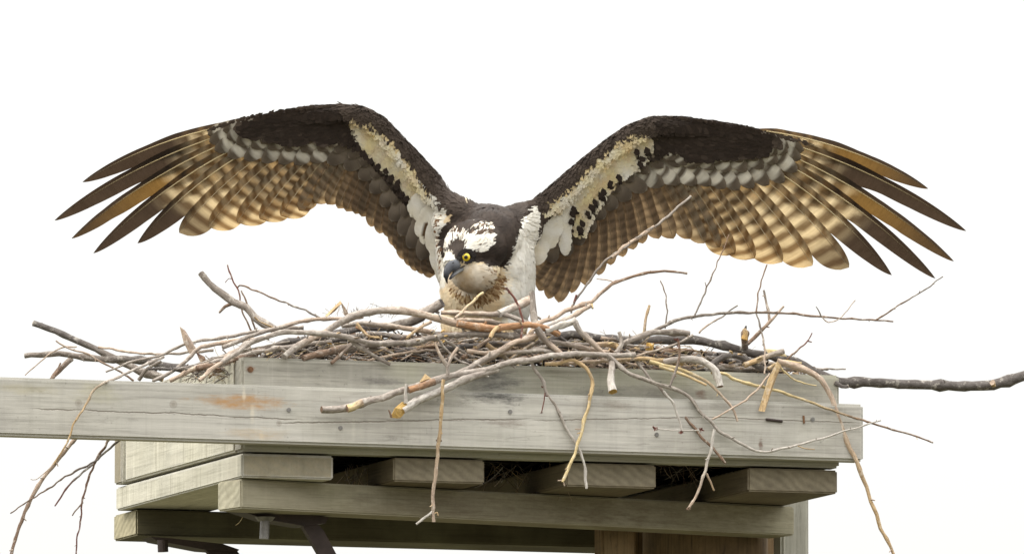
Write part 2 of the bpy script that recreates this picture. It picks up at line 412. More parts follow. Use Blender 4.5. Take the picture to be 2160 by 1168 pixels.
# round pole
pc = un(1487, 1150, .40); pr_ = .100
vs = []; fs = []; cols = []; NS = 40; NR = 30
for j in range(NR + 1):
    z = (ZJ - .006) + (GZ - .2 - ZJ) * (j / NR) ** 1.6
    for i in range(NS):
        a = 2 * math.pi * i / NS; r = pr_ * (1 + .02 * noise.noise(Vector((math.cos(a) * 3, math.sin(a) * 3, z * .8))) - .035 * max(0, noise.noise(Vector((math.cos(a) * 7, math.sin(a) * 7, z * .3)))))
        vs.append((z, r * math.cos(a), r * math.sin(a)))
for j in range(NR):
    for i in range(NS):
        fs.append((j * NS + i, j * NS + (i + 1) % NS, (j + 1) * NS + (i + 1) % NS, (j + 1) * NS + i))
fs.append(tuple(range(NS)))
po = mkmesh('pole', vs, fs, m_dpost)
M = Matrix((Vector((0, 0, 1)), Vector((1, 0, 0)), Vector((0, 1, 0)))).transposed().to_4x4(); M.translation = (pc.x, .40, 0)
po.matrix_world = M; po.parent = plat; po.matrix_parent_inverse = Matrix.Translation(-plat.location)
po['label'] = 'thick round brown pole under the right half'

# steel: braces and bolts
def prism(name, pts, Y, depth, mat, parent=plat, label=None):
    "a plate with the outline pts (photo pixels at depth Y), extruded away"
    f_ = [un(x, y, Y) for x, y in pts]; n_ = len(f_)
    vs = f_ + [p + Vector((0, depth, 0)) for p in f_]
    fs = [tuple(range(n_)), tuple(range(2 * n_ - 1, n_ - 1, -1))] + [(i, i + n_, (i + 1) % n_ + n_, (i + 1) % n_) for i in range(n_)]
    o = mkmesh(name, vs, fs, mat, smooth=False); reparent(o, parent)
    if label: o['label'] = label
    return o
prism('brace', [(318, 1131), (360, 1134), (470, 1146), (505, 1158), (500, 1163), (430, 1158), (330, 1139)], .56, .05, m_steel, label='dark steel brace under the rear beam')
prism('brace_leg', [(432, 1157), (500, 1161), (560, 1230), (900, 1700), (870, 1710), (520, 1250)], .565, .012, m_steel)
prism('brace', [(490, 1071), (560, 1074), (640, 1083), (694, 1090), (686, 1103), (640, 1108), (560, 1094)], .10, .05, m_steel, label='dark steel brace under the front beam')
prism('brace_leg', [(636, 1103), (672, 1106), (683, 1118), (712, 1172), (980, 1640), (950, 1655), (676, 1172)], .105, .014, m_steel)
def cyl(name, a, b_, r, mat, parent=plat, n=14, label=None, r2=None):
    a = Vector(a); b_ = Vector(b_); d = (b_ - a).normalized(); u = d.orthogonal().normalized(); w = d.cross(u)
    vs = []; r2 = r if r2 is None else r2
    for p, rr in ((a, r), (b_, r2)):
        for i in range(n): t = 2 * math.pi * i / n; vs.append(p + (u * math.cos(t) + w * math.sin(t)) * rr)
    fs = [(i, (i + 1) % n, (i + 1) % n + n, i + n) for i in range(n)] + [tuple(range(n - 1, -1, -1)), tuple(range(n, 2 * n))]
    o = mkmesh(name, vs, fs, mat, smooth=False); reparent(o, parent)
    if label: o['label'] = label
    return o
bo = cyl('bolt', un(559, 1098, .09), un(557, 1136, .09), .0075, m_galv)
wa = cyl('washer', un(559, 1090, .09), un(559, 1098, .09), .016, m_galv, parent=bo, r2=.011)
cyl('bolt', un(343, 1138, .55), un(344, 1163, .55), .0085, m_steel)
for i, (x, y) in enumerate([(609, 864), (718, 902), (1076, 868), (1385, 916), (1714, 884)]):
    p = un(x, y, -T - .0015); cyl('screw', p + Vector((0, .006, 0)), p + Vector((0, -.0015, 0)), .0034, m_galv)
p = un(528, 779, 0); cyl('nail', p + Vector((0, .006, 0)), p + Vector((0, -.002, 0)), .0045, m_rust)
a, b_ = un(1616, 884, -T - .003), un(1650, 888, -T - .003); cyl('staple', a, b_, .0022, m_steel)
a, b_ = un(1695, 876, -T - .0025), un(1696, 892, -T - .0025); cyl('staple', a, b_, .0016, m_rust)
# wire mesh that closes the box below the nest
vs = []; fs = []
def wirebox(a, b_, r=.0008):
    a = Vector(a); b_ = Vector(b_); d = (b_ - a).normalized(); u = d.orthogonal().normalized() * r; w = d.cross(u).normalized() * r; k = len(vs)
    for p in (a, b_): vs.extend([p + u, p + w, p - u, p - w])
    for i in range(4): fs.append((k + i, k + (i + 1) % 4, k + 4 + (i + 1) % 4, k + 4 + i))
z0 = ZB + .018
x = XL + .045
while x < XR - .04:
    y = .045
    while y < DP - .01:
        j = lambda q: z0 - .012 * abs(noise.noise(Vector((q[0] * 9, q[1] * 9, 0)))) + .004
        p = (x, y); 
        for q in ((x + .026, y + .015), (x + .026, y - .012) if y > .06 else (x + .026, y + .012)):
            if q[0] < XR - .03: wirebox((p[0], p[1], j(p)), (q[0], q[1], j(q)))
        y += .03
    x += .026
wm = mkmesh('wire_mesh', vs, fs, m_wire, smooth=False, kind='stuff'); wm.parent = plat; wm.matrix_parent_inverse = Matrix.Translation(-plat.location)

# ------------------------------------------------------------------ the stick nest
nest = empty('stick_nest', (0.05, .35, ZB + .01), 'broad osprey nest of grey dead sticks heaped in the platform box', 'nest')
def catmull(P, step):
    out = []
    n_ = len(P)
    for i in range(n_ - 1):
        p0 = P[max(0, i - 1)]; p1 = P[i]; p2 = P[i + 1]; p3 = P[min(n_ - 1, i + 2)]
        L = (Vector(p2[:3]) - Vector(p1[:3])).length; m_ = max(2, int(L / step))
        for k in range(m_):
            t = k / m_; t2 = t * t; t3 = t2 * t
            out.append(tuple(.5 * (2 * p1[j] + (p2[j] - p0[j]) * t + (2 * p0[j] - 5 * p1[j] + 4 * p2[j] - p3[j]) * t2 + (3 * p1[j] - p0[j] - 3 * p2[j] + p3[j]) * t3) for j in range(len(p1))))
    out.append(tuple(P[-1])); return out
PAL = dict(g=(.34, .30, .265), d=(.12, .107, .10), m=(.215, .185, .16), t=(.50, .36, .20), r=(.17, .065, .05), y=(.62, .50, .27), o=(.40, .225, .12), p=(.52, .49, .45), b=(.22, .145, .10), k=(.06, .05, .045), l=(.46, .36, .28), q=(.52, .33, .10))
class TB:
    "collects tubes"
    def __init__(s): s.v = []; s.f = []; s.c = []; s.uv = []
    def tube(s, P, n=8, wig=.0009, rough=.24, cut=None, knob=True, seed=None):
        """P: (x,y,z,r,cr,cg,cb) world points"""
        sd = random.random() * 100 if seed is None else seed
        rmx = max(p[3] for p in P)
        Q = catmull(P, max(.004, min(.012, rmx * 2.0)))
        N_ = len(Q); pts = []
        for i, q in enumerate(Q):
            w = Vector((noise.noise(Vector((sd, i * .35, 0))), noise.noise(Vector((sd, i * .35, 7))), noise.noise(Vector((sd, i * .35, 14))))) * wig * min(1, i / 3, (N_ - 1 - i) / 3)
            pts.append(Vector(q[:3]) + w)
        T_ = [(pts[min(N_ - 1, i + 1)] - pts[max(0, i - 1)]).normalized() for i in range(N_)]
        u = T_[0].orthogonal().normalized(); k0 = len(s.v); dist_ = 0
        node = random.randint(4, 9)
        for i in range(N_):
            u = (u - T_[i] * u.dot(T_[i])).normalized(); w = T_[i].cross(u)
            if i: dist_ += (pts[i] - pts[i - 1]).length
            r = max(.0004, Q[i][3]); node -= 1; kb = 1.
            if knob and node == 0: kb = 1.22; node = random.randint(4, 11)
            for j in range(n):
                a = 2 * math.pi * j / n
                rr = r * kb * (1 + rough * noise.noise(Vector((sd + math.cos(a) * 1.1, math.sin(a) * 1.1, dist_ * 60))) * 1.6)
                s.v.append(pts[i] + (u * math.cos(a) + w * math.sin(a)) * rr)
                s.c.append(Q[i][4:7]); s.uv.append((j / n, dist_ * 40))
        for i in range(N_ - 1):
            for j in range(n):
                s.f.append((k0 + i * n + j, k0 + i * n + (j + 1) % n, k0 + (i + 1) * n + (j + 1) % n, k0 + (i + 1) * n + j))
        for end, ring in ((0, 0), (1, N_ - 1)):
            k = len(s.v); pc_ = pts[ring] + T_[ring] * (.0015 * random.uniform(-1, 1)) ; cc_ = cut if cut else tuple(x * .8 for x in Q[ring][4:7])
            for j in range(n): s.v.append(s.v[k0 + ring * n + j] + Vector((0, 0, 0))); s.c.append(cc_); s.uv.append((.5, dist_ * 40))
            s.v.append(pc_); s.c.append(cc_); s.uv.append((.5, .5))
            for j in range(n):
                t = (k + j, k + (j + 1) % n, k + n); s.f.append(t if end else (t[1], t[0], t[2]))
    def build(s, name, mat, parent, label=None, kind=None):
        o = mkmesh(name, s.v, s.f, mat, cols=s.c, uvs=s.uv, label=label, kind=kind); reparent(o, parent); return o
SC = .85 / 1345
def path(pts, r0, r1, Y0, Y1, c0, c1=None, rp=1.0):
    "photo pixels + depth -> tube control points"
    c0 = PAL[c0] if isinstance(c0, str) else c0; c1 = c0 if c1 is None else (PAL[c1] if isinstance(c1, str) else c1)
    L = [0]
    for a, b_ in zip(pts, pts[1:]): L.append(L[-1] + math.dist(a[:2], b_[:2]))
    out = []
    for i, p in enumerate(pts):
        t = L[i] / L[-1]; Y = p[2] if len(p) > 2 else Y0 + (Y1 - Y0) * t
        w = un(p[0], p[1], Y); r = (r0 + (r1 - r0) * t ** rp) * SC
        out.append((w.x, w.y, w.z, r) + lerp(c0, c1, sm(.25, .75, t)))
    return out
def stick(tubes, label=None, cut=None, name='stick', buds=()):
    tb = TB()
    for i, t in enumerate(tubes):
        r = t[1]; tb.tube(path(*t), n=6 if r < 3 else (8 if r < 6 else 12), wig=.0018 if r < 6 else .003, cut=PAL[cut] if cut else None)
    for t in tubes:
        pts, r0, r1, Y0, Y1 = t[:5]
        for q in range(len(pts) - 1):
            if math.dist(pts[q][:2], pts[q + 1][:2]) > 32 and random.random() < (.4 if r0 < 8 else .12) and r0 > 1.6:
                u = random.uniform(.2, .8); x = pts[q][0] + (pts[q + 1][0] - pts[q][0]) * u; y = pts[q][1] + (pts[q + 1][1] - pts[q][1]) * u
                f = (q + u) / (len(pts) - 1); rr = r0 + (r1 - r0) * f; Y = Y0 + (Y1 - Y0) * f; a = math.atan2(pts[q + 1][1] - pts[q][1], pts[q + 1][0] - pts[q][0]) + random.choice((-1, 1)) * random.uniform(.5, 1.2)
                if len(pts[q]) > 2 or len(pts[q + 1]) > 2: continue
                ln = rr * random.uniform(1.1, 1.9) + 2
                tb.tube(path([(x, y), (x + math.cos(a) * ln, y + math.sin(a) * ln)], max(1, rr * .5), max(.7, rr * .28), Y, Y - .003, t[5]), n=6, wig=0, knob=False, cut=PAL['l'])
    for (x, y, Y, rr, c_) in buds:
        for k in range(7):
            a = random.random() * 6.28; q = (x + math.cos(a) * rr * 1.1, y + math.sin(a) * rr * .8)
            tb.tube(path([(x, y), q], rr * .5, rr * .22, Y, Y - .004, c_), n=5, wig=0)
    return tb.build(name, m_bark, nest, label)
A = stick
# ---- left side
A([([(70, 681), (104, 693), (166, 719), (218, 745), (259, 763), (293, 781), (345, 797)], 7, 10, .50, .40, 'd', 'm')], 'dark slanting branch sticking out furthest up on the left', cut='t')
A([([(52, 750), (104, 747), (145, 748), (197, 756), (259, 757), (311, 762), (363, 774), (420, 780)], 6.5, 10, .42, .30, 'm', 'd'), ([(150, 757), (124, 781), (108, 800)], 7, 5, .42, .40, 'm', 'b'), ([(128, 765), (118, 785)], 2, 1.5, .42, .42, 'b')], 'forked dark branch level with the rail top at far left')
A([([(53, 791), (78, 768), (104, 747), (135, 733), (161, 731)], 1.3, 2.2, .36, .36, 'l')])
A([([(118, 718), (145, 735), (181, 745), (220, 766), (259, 787), (282, 803)], 2, 2.6, .33, .30, 'l', 'b')])
A([([(207, 732), (259, 740), (311, 746), (363, 746), (402, 742), (450, 738)], 2.6, 4, .3, .2, 'l', 'g')])
A([([(223, 784), (280, 762), (337, 750), (373, 732), (415, 720), (441, 717), (493, 708), (560, 696), (640, 690)], 2.5, 5, .22, .12, 'g')])
A([([(560, 711), (518, 727), (472, 758), (420, 802)], 6, 4.5, .02, -.045, 'g', 'l')])
A([([(358, 803), (415, 775), (467, 755), (530, 735)], 5.5, 7, .08, .05, 'l', 'g')])
A([([(322, 803), (363, 784), (404, 750), (425, 732), (493, 719), (545, 716)], 4, 6, .12, .08, 'g', 'l')])
A([([(293, 801), (311, 777), (340, 762)], 5, 3.5, .33, .3, 'm')])
A([([(345, 752), (285, 778), (241, 799, .0), (220, 807, -.05), (202, 820, -.052), (196, 826, -.052), (173, 866, -.052), (156, 893, -.052), (146, 923, -.05), (130, 953, -.045), (113, 979, -.04)], 3.6, 2, .1, -.05, 'g', 't'), ([(118, 972), (100, 992), (76, 1011), (65, 1010)], 1.3, .8, -.04, -.04, 'l')], 'thin tan stick bent down over the far left of the rail')
A([([(175, 905), (159, 925), (133, 956), (103, 993), (76, 1032), (53, 1079), (37, 1122), (24, 1170), (18, 1240)], 4.4, 4.2, .05, .0, 'l', 'b')], 'long brown stick hanging below the rail at far left')
A([([(238, 905), (232, 924), (213, 953), (196, 985), (186, 1012), (173, 1059), (171, 1095), (163, 1132), (159, 1185)], 3.2, 1.6, .02, .0, 'b', 'r'), ([(175, 1059), (163, 1072), (153, 1086)], 2, 1.5, .0, .0, 'b'), ([(196, 979), (166, 1002), (143, 1026), (126, 1052), (116, 1066)], 2.8, 2, .0, .0, 'm', 'r'), ([(270, 910), (254, 926), (216, 958), (196, 975), (143, 1002), (100, 1031), (50, 1062), (22, 1082)], 3, 1.5, .01, .0, 'm', 'b')], 'forked hanging twig with four ends under the left of the rail')
A([([(423, 576), (441, 597), (467, 620), (493, 638), (519, 649), (539, 667), (557, 682), (580, 695)], 8, 9.5, .28, .22, 'm', 'g'), ([(490, 640), (475, 647), (463, 659)], 4.5, 3.4, .28, .29, 'b')], 'thick grey branch stub rising left of the bird', cut='b')
A([([(480, 559), (490, 589), (500, 607), (508, 639), (513, 664), (531, 700)], 1.8, 2.2, .3, .26, 'r', 'b'), ([(475, 596), (482, 588), (490, 588)], 1, 1.2, .3, .3, 'r'), ([(500, 609), (506, 602), (524, 607), (573, 627), (616, 644), (645, 655), (676, 671)], 1.9, 2.6, .3, .2, 'b', 'm')], 'thin reddish twig with a long side shoot, rising at left')
A([([(509, 613), (520, 640), (531, 672), (540, 697)], 1.8, 2.2, .27, .25, 'b')])
A([([(537, 668), (552, 680), (578, 690), (640, 705)], 2.2, 1.6, .2, .2, 't')])
# ---- the big arches in front
A([([(686, 702), (718, 679), (762, 662), (814, 655), (878, 660), (937, 674), (995, 690), (1030, 694)], 8.2, 9.5, .03, .0, 'g', 'l'), ([(930, 672), (925, 663)], 3, 2, .0, -.01, 'p')], 'big pale stick arching across the front left of the bird')
A([([(965, 682), (995, 688), (1053, 694), (1058, 690), (1116, 685), (1163, 697), (1180, 706)], 9, 7, -.012, -.01, 'o', 'o'), ([(1050, 690), (1040, 700), (1034, 712)], 5.5, 4, -.02, -.035, 't'), ([(1100, 684), (1096, 676)], 3, 2, -.015, -.02, 'l')], 'orange-brown peeled branch under the bird')
A([([(470, 733), (500, 720), (544, 703), (587, 691), (631, 679), (675, 672), (727, 672), (765, 668)], 5.2, 4.5, .06, .1, 'g', 'l')])
A([([(465, 766), (500, 744), (529, 723), (573, 706), (616, 700), (675, 703), (727, 711), (777, 722), (849, 724), (922, 711), (966, 706), (1053, 706), (1130, 715)], 6, 7.4, -.02, -.005, 'g', 'm')], 'long undulating grey stick above the front board')
A([([(598, 752), (622, 734), (663, 710), (690, 700)], 7.5, 8, -.01, .03, 'g', 'l')])
A([([(640, 755), (704, 738), (747, 730), (800, 724)], 7.5, 8.5, .0, .05, 'b', 'm')])
A([([(721, 688), (762, 682), (814, 685), (864, 694), (915, 700)], 5.5, 6.5, .06, .06, 'g', 'l')])
A([([(815, 690), (850, 682), (870, 676), (902, 658), (933, 638)], 11, 12, .2, .14, 'm', 'g'), ([(815, 690), (760, 692), (700, 706)], 10, 8, .2, .2, 'd')], 'thick lichen-grey stub with a dark end, left of the breast', cut='k')
A([([(620, 745), (660, 722), (720, 715), (790, 705), (850, 712)], 6, 7, .12, .15, 'd', 'm')])
A([([(752, 682), (765, 696), (780, 709), (800, 712)], 4, 2.5, .0, -.01, 't')])
A([([(858, 713), (880, 695), (909, 678)], 3.2, 4.5, .03, .05, 't', 'l')])
A([([(750, 690), (772, 700), (778, 712)], 3, 2, .01, .0, 'o')])
A([([(960, 671), (989, 644), (1019, 617)], 3.2, 3, .0, .05, 'l', 'y')], 'short pale twig pointing up across the breast')
A([([(930, 659), (995, 661), (1058, 664), (1087, 671), (1115, 682)], 5.5, 6, .1, .06, 'l', 'g')])
A([([(1053, 662), (1087, 648), (1118, 632)], 9, 10.5, .07, .09, 'p', 'l')])
A([([(1122, 617), (1125, 647), (1128, 685)], 7, 9, .05, .03, 'm', 'g')], 'upright stub at the right edge of the breast')
A([([(1068, 607), (1087, 633), (1100, 662), (1102, 691), (1098, 720)], 3, 2.2, .0, -.02, 'r')], 'thin dark red twig in front of the breast', buds=[(1069, 609, .0, 4, 'r')])
A([([(960, 676), (1010, 676), (1060, 684), (1100, 700)], 6, 6, .11, .08, 'l', 'm')])
# shards
def shard(pts, Y, c_, label=None, th=3):
    f_ = [un(x, y, Y + random.uniform(-.004, .004)) for x, y in pts]; n_ = len(f_); c0 = sum(f_, Vector()) / n_
    vs = f_ + [p + Vector((0, th * SC, 0)) for p in f_]; vs.append(c0 + Vector((.001, -.004, .001)))
    fs = [(i, (i + 1) % n_, 2 * n_) for i in range(n_)] + [(i, i + n_, (i + 1) % n_ + n_, (i + 1) % n_) for i in range(n_)] + [tuple(range(2 * n_ - 1, n_ - 1, -1))]
    cs = [lerp(PAL[c_], (.8, .62, .3), random.uniform(-.2, .3)) for _ in vs]
    o = mkmesh('bark_shard', vs, fs, m_bark, cols=cs, uvs=[(.5 * random.random(), i * .3) for i in range(len(vs))], smooth=False, label=label); reparent(o, nest)
shard([(380, 689), (391, 697), (404, 718), (420, 745), (400, 745), (388, 722)], .15, 'l', 'pale upright wood splinter at left')
shard([(414, 742), (432, 752), (440, 775), (424, 765)], .1, 'b')
shard([(686, 666), (704, 648), (718, 634), (721, 640), (707, 656), (690, 668)], .1, 't')
shard([(719, 636), (728, 648), (738, 668), (727, 664)], .1, 'l')
shard([(885, 806), (897, 788), (914, 801), (902, 806)], -.058, 't', 'orange chip of bark on the hanging branch')
shard([(824, 880), (834, 860), (849, 847), (863, 853), (858, 866), (844, 882)], -.078, 'q', 'torn yellow end of the lower hanging branch', th=6)
shard([(1600, 866), (1620, 800), (1640, 762), (1648, 770), (1632, 812), (1613, 868)], -.05, 't', 'strip of tan bark hanging over the right of the rail', th=2)
shard([(1365, 722), (1380, 724), (1377, 740), (1362, 738)], .0, 'q')
shard([(1610, 735), (1650, 738), (1660, 752), (1625, 748)], .0, 'y')
for k in range(46):
    x = random.uniform(560, 1640); y = interp([(560, 715), (700, 700), (1150, 700), (1300, 725), (1640, 755)], x) + random.uniform(-6, 34); a = random.gauss(.2, .6); L_ = random.uniform(6, 15); w_ = random.uniform(2, 4)
    ca, sa = math.cos(a), math.sin(a)
    shard([(x - ca * L_ / 2 - sa * w_ / 2, y - sa * L_ / 2 + ca * w_ / 2), (x - ca * L_ / 2 + sa * w_ / 3, y - sa * L_ / 2 - ca * w_ / 3), (x + sa * w_ / 2, y - ca * w_ / 1.6), (x + ca * L_ / 2, y + sa * L_ / 2), (x + ca * L_ / 4 - sa * w_ / 2, y + sa * L_ / 4 + ca * w_ / 2)], random.uniform(-.025, .03), random.choice('tylltq'), th=1.5)
# ---- hanging in front of the rail
A([([(678, 863), (700, 864), (718, 862), (762, 847), (806, 839), (864, 819), (919, 803), (954, 791), (1009, 784), (1058, 770), (1116, 758), (1163, 750), (1233, 746), (1291, 749), (1340, 748)], 9, 6.5, -.065, -.03, 'g', 'g'),
   ([(945, 790), (943, 772), (928, 749), (918, 722)], 5, 3, -.062, -.06, 'g', 'l'), ([(944, 775), (952, 752), (966, 733)], 4, 4, -.062, -.06, 'g', 'l'),
   ([(732, 862), (745, 858), (764, 848)], 9.5, 8.5, -.069, -.068, 'y', 'l'), ([(862, 822), (890, 814), (917, 804)], 8.3, 8.3, -.068, -.066, 'o', 'b'), ([(750, 856), (758, 846)], 5, 3, -.07, -.07, 'y')], 'long knobbly branch lying across the rail front, forked at its middle', cut='b')
A([([(848, 866), (880, 846), (908, 831), (948, 815), (995, 795), (1050, 778)], 10, 9, -.075, -.045, 'p', 'g'), ([(856, 850), (855, 830), (858, 809)], 5, 3.5, -.078, -.08, 'p'), ([(826, 880), (820, 864)], 2.5, 1.5, -.078, -.078, 'b')], 'thick pale branch with a torn yellow end over the rail', cut='q')
A([([(960, 790), (1024, 755), (1059, 738), (1087, 723), (1120, 712), (1140, 702)], 7, 7, -.035, -.01, 'g', 'l')])
A([([(1000, 775), (1044, 750), (1087, 723), (1105, 700)], 6, 5, -.01, .0, 'l', 't')])
A([([(936, 800), (934, 831), (931, 885), (926, 930), (921, 980), (914, 1037), (914, 1079), (915, 1100)], 4.2, 4.2, -.07, -.06, 't', 'l'), ([(914, 1076), (895, 1092), (878, 1105)], 3.2, 2.5, -.06, -.06, 'p'), ([(914, 1084), (922, 1080), (924, 1087)], 2, 1.5, -.06, -.062, 't'), ([(920, 928), (932, 929)], 2.5, 2, -.062, -.062, 'b')], 'straight tan stick hanging down over the rail, forked at its tip')
A([([(1120, 762), (1127, 778), (1146, 805), (1154, 831), (1172, 857), (1189, 892), (1197, 907), (1213, 930), (1225, 952), (1233, 986), (1237, 1030)], 4.2, 3.4, -.03, -.055, 'g', 'p'), ([(1150, 828), (1147, 850), (1142, 870)], 1.4, 1.2, -.055, -.055, 'r')], 'thin grey hanging twig crossing the yellow one', buds=[(1143, 816, -.055, 3, 'r'), (1142, 870, -.055, 2.4, 'r'), (1153, 835, -.055, 2.5, 'r')])
A([([(1150, 768), (1180, 766), (1212, 759), (1239, 781), (1250, 810), (1242, 851), (1230, 895), (1222, 927), (1208, 966), (1194, 1000), (1186, 1016)], 5, 3.8, -.03, -.06, 't', 'y'), ([(1225, 905), (1213, 904)], 1.5, 1, -.06, -.06, 'l'), ([(1187, 1012), (1177, 1013)], 2, 1.5, -.06, -.06, 'l'), ([(1187, 1012), (1191, 1024)], 2, 1.5, -.06, -.06, 'l')], 'yellow-tan curved twig hanging over the middle of the rail')
A([([(1291, 752), (1291, 775), (1289, 802), (1293, 826)], 7.5, 9.5, -.03, -.06, 'g', 'p')], 'short pale stub hanging over the front board with a yellow end', cut='q')
A([([(1280, 748), (1297, 761), (1320, 784), (1364, 802), (1408, 816), (1445, 831), (1466, 854), (1495, 883), (1508, 901), (1525, 912), (1562, 935), (1605, 954), (1647, 945), (1689, 936), (1736, 924), (1778, 909), (1823, 897), (1858, 886)], 6, 1.6, -.035, -.062, 'g', 'p', .8),
   ([(1507, 905), (1500, 944), (1489, 986), (1472, 1037), (1451, 1074)], 3.8, 3.2, -.06, -.06, 'p', 'l'), ([(1490, 998), (1498, 1014), (1506, 1034)], 2.8, 2.3, -.06, -.06, 'l', 't'),
   ([(1502, 884), (1546, 860), (1575, 841), (1606, 812), (1624, 787)], 2.4, 2.8, -.062, -.04, 'l'), ([(1683, 940), (1700, 946), (1718, 947)], 1.4, 1.2, -.06, -.06, 't')],
  'long branching grey stick looping over the right half of the rail', buds=[(1452, 1072, -.06, 4.5, 'b')])
A([([(1320, 738), (1335, 750), (1364, 790), (1393, 819), (1422, 851), (1460, 898), (1478, 919), (1500, 941), (1530, 976)], 4.2, 3.2, -.01, -.056, 'g', 'b')])
A([([(1400, 825), (1419, 850), (1431, 880), (1438, 908)], 3, 2.6, -.056, -.06, 'p'), ([(1378, 903), (1420, 907), (1483, 907)], 1.4, 1.6, -.06, -.06, 'p')], 'small pale twig with red buds in front of the rail', buds=[(1381, 903, -.06, 6, 'r'), (1436, 911, -.06, 4.5, 'r'), (1480, 906, -.06, 5.5, 'r')])
A([([(1330, 760), (1346, 749), (1408, 732), (1431, 723), (1462, 707)], 2.6, 3.2, -.03, -.04, 'l', 'g'), ([(1430, 716), (1434, 749), (1425, 781), (1413, 815)], 2.6, 3.2, -.04, -.05, 'b', 'm')], 'twig with a red bud cluster above the front board', buds=[(1427, 717, -.045, 5.5, 'r'), (1430, 730, -.045, 3, 'r')])
A([([(1370, 762), (1399, 770), (1445, 782), (1495, 807), (1524, 837), (1544, 860), (1556, 888)], 5.5, 2.6, -.02, -.055, 'y', 'l'), ([(1390, 772), (1440, 790), (1490, 812)], 4, 3, -.025, -.05, 'y', 't')], 'cream split stick bending down over the rail')
A([([(1400, 764), (1437, 758), (1480, 761), (1501, 775), (1513, 795), (1519, 815)], 9, 8.5, -.02, -.05, 'g', 'p')], 'thick pale stub drooping over the front board, right of centre', cut='b')
A([([(1150, 722), (1169, 714), (1204, 706), (1291, 713), (1349, 717), (1408, 715), (1466, 717), (1524, 729), (1588, 745), (1660, 757), (1696, 772), (1732, 789), (1768, 804), (1840, 806), (1912, 811), (1983, 813), (2050, 813), (2091, 810), (2127, 801), (2170, 788), (2260, 764)], 9, 13, .08, -.02, 'd', 'd'), ([(1762, 806), (1775, 815), (1790, 814)], 6, 5, .0, -.01, 'd'), ([(2096, 812), (2093, 806)], 6, 7, -.028, -.036, 't'), ([(1995, 806), (1990, 800)], 4, 1, -.02, -.02, 'd')], 'long thick dark branch running out to the right edge', cut='l')
A([([(1290, 735), (1314, 724), (1349, 709), (1378, 701), (1422, 700), (1455, 704)], 6, 8, .02, .0, 'g', 'm')])
A([([(1370, 702), (1395, 690), (1422, 676), (1466, 668), (1524, 661), (1595, 659), (1653, 660), (1732, 668), (1804, 672), (1847, 675), (1884, 678)], 4.2, 1.8, .03, .0, 'm', 'b'),
   ([(1847, 675), (1870, 661), (1908, 637), (1950, 610), (1989, 583)], 2.2, 1.4, .0, -.02, 'b', 'm'), ([(1595, 659), (1598, 640), (1600, 619), (1608, 585), (1618, 558)], 2, 1.4, .01, .03, 'b'),
   ([(1595, 661), (1606, 698), (1613, 745), (1613, 788)], 2.2, 2, .01, -.03, 'm', 'l'), ([(1732, 668), (1727, 655), (1721, 646)], 2.2, 1.2, .0, .0, 'm'), ([(1734, 668), (1748, 679), (1768, 674), (1787, 655), (1804, 633)], 1.5, 1, .0, .0, 'l')], 'longest thin twig with several side shoots against the sky at right')
A([([(1475, 702), (1487, 690), (1527, 664), (1556, 644)], 2.4, 1.6, .1, .1, 'l', 'm')])
A([([(1464, 668), (1482, 628), (1500, 585), (1520, 540), (1538, 495)], 2.2, 1.2, .02, .05, 'm', 'b'), ([(1490, 605), (1487, 595)], 1.2, .8, .03, .03, 'b')])
A([([(1403, 692), (1407, 650), (1404, 622), (1393, 592)], 2, 1.3, .08, .1, 'm', 'b')])
A([([(1358, 705), (1362, 675), (1370, 644)], 4.5, 3, .1, .1, 'l', 't')])
A([([(1110, 717), (1137, 682), (1175, 666), (1218, 644), (1247, 637), (1274, 613), (1300, 596), (1335, 583), (1378, 573), (1422, 573), (1449, 577)], 6, 2.6, .02, .04, 'l', 'b'), ([(1300, 597), (1280, 590), (1259, 588)], 1.6, 1.2, .04, .05, 'l'), ([(1247, 640), (1250, 650)], 4, 2.5, .03, .02, 'y')], 'long stick curving up to the right of the bird')
A([([(1150, 690), (1165, 682), (1210, 664), (1246, 644)], 6.5, 5, .01, .02, 'p', 'l')])
A([([(1205, 660), (1211, 640), (1245, 590), (1276, 551), (1316, 523), (1355, 495), (1395, 468), (1426, 440), (1458, 414)], 2.6, 3.2, .1, .12, 'm', 'g'), ([(1211, 638), (1216, 622)], 3, 2, .1, .1, 'r'), ([(1290, 543), (1330, 512), (1380, 478)], 4.2, 4.2, .108, .115, 'l')], 'straight stick rising in front of the right wing')
A([([(1150, 698), (1172, 690), (1196, 681), (1214, 676)], 7.5, 8, -.012, -.01, 'p')])
A([([(1212, 678), (1225, 700), (1242, 716), (1268, 740), (1280, 750)], 7.5, 5.5, -.015, -.02, 'g', 'l')])
A([([(1131, 692), (1151, 717), (1175, 740), (1185, 748)], 9, 6.5, -.02, -.025, 'm', 'l')])
A([([(1571, 735), (1570, 712), (1573, 698)], 9, 8, .02, .0, 'd', 'b'), ([(1570, 716), (1573, 704), (1569, 693)], 8, 4, -.005, -.006, 'q', 't'), ([(1572, 694), (1574, 687)], 4, 2, .0, .0, 'k')], 'broken ochre-topped knot on the dark branch')
A([([(1577, 725), (1606, 697), (1630, 672), (1653, 646)], 5.5, 2.4, .03, .03, 'b', 'l'), ([(1624, 680), (1618, 645), (1611, 612)], 4, 2.5, .04, .05, 'l', 'm')])
A([([(1660, 757), (1680, 740), (1696, 727), (1706, 715), (1713, 702)], 2.4, 1.5, .0, .0, 'b', 'r'), ([(1703, 719), (1712, 721)], 1.8, 1.5, .0, .0, 'r')])
A([([(1640, 762), (1665, 768), (1700, 782), (1732, 802), (1753, 835), (1768, 878), (1786, 928), (1808, 975), (1823, 1014), (1843, 1073), (1870, 1136), (1885, 1170), (1910, 1230)], 8, 3.2, -.025, -.06, 'l', 't', .8)], 'long tan stick bent down over the right end of the platform')
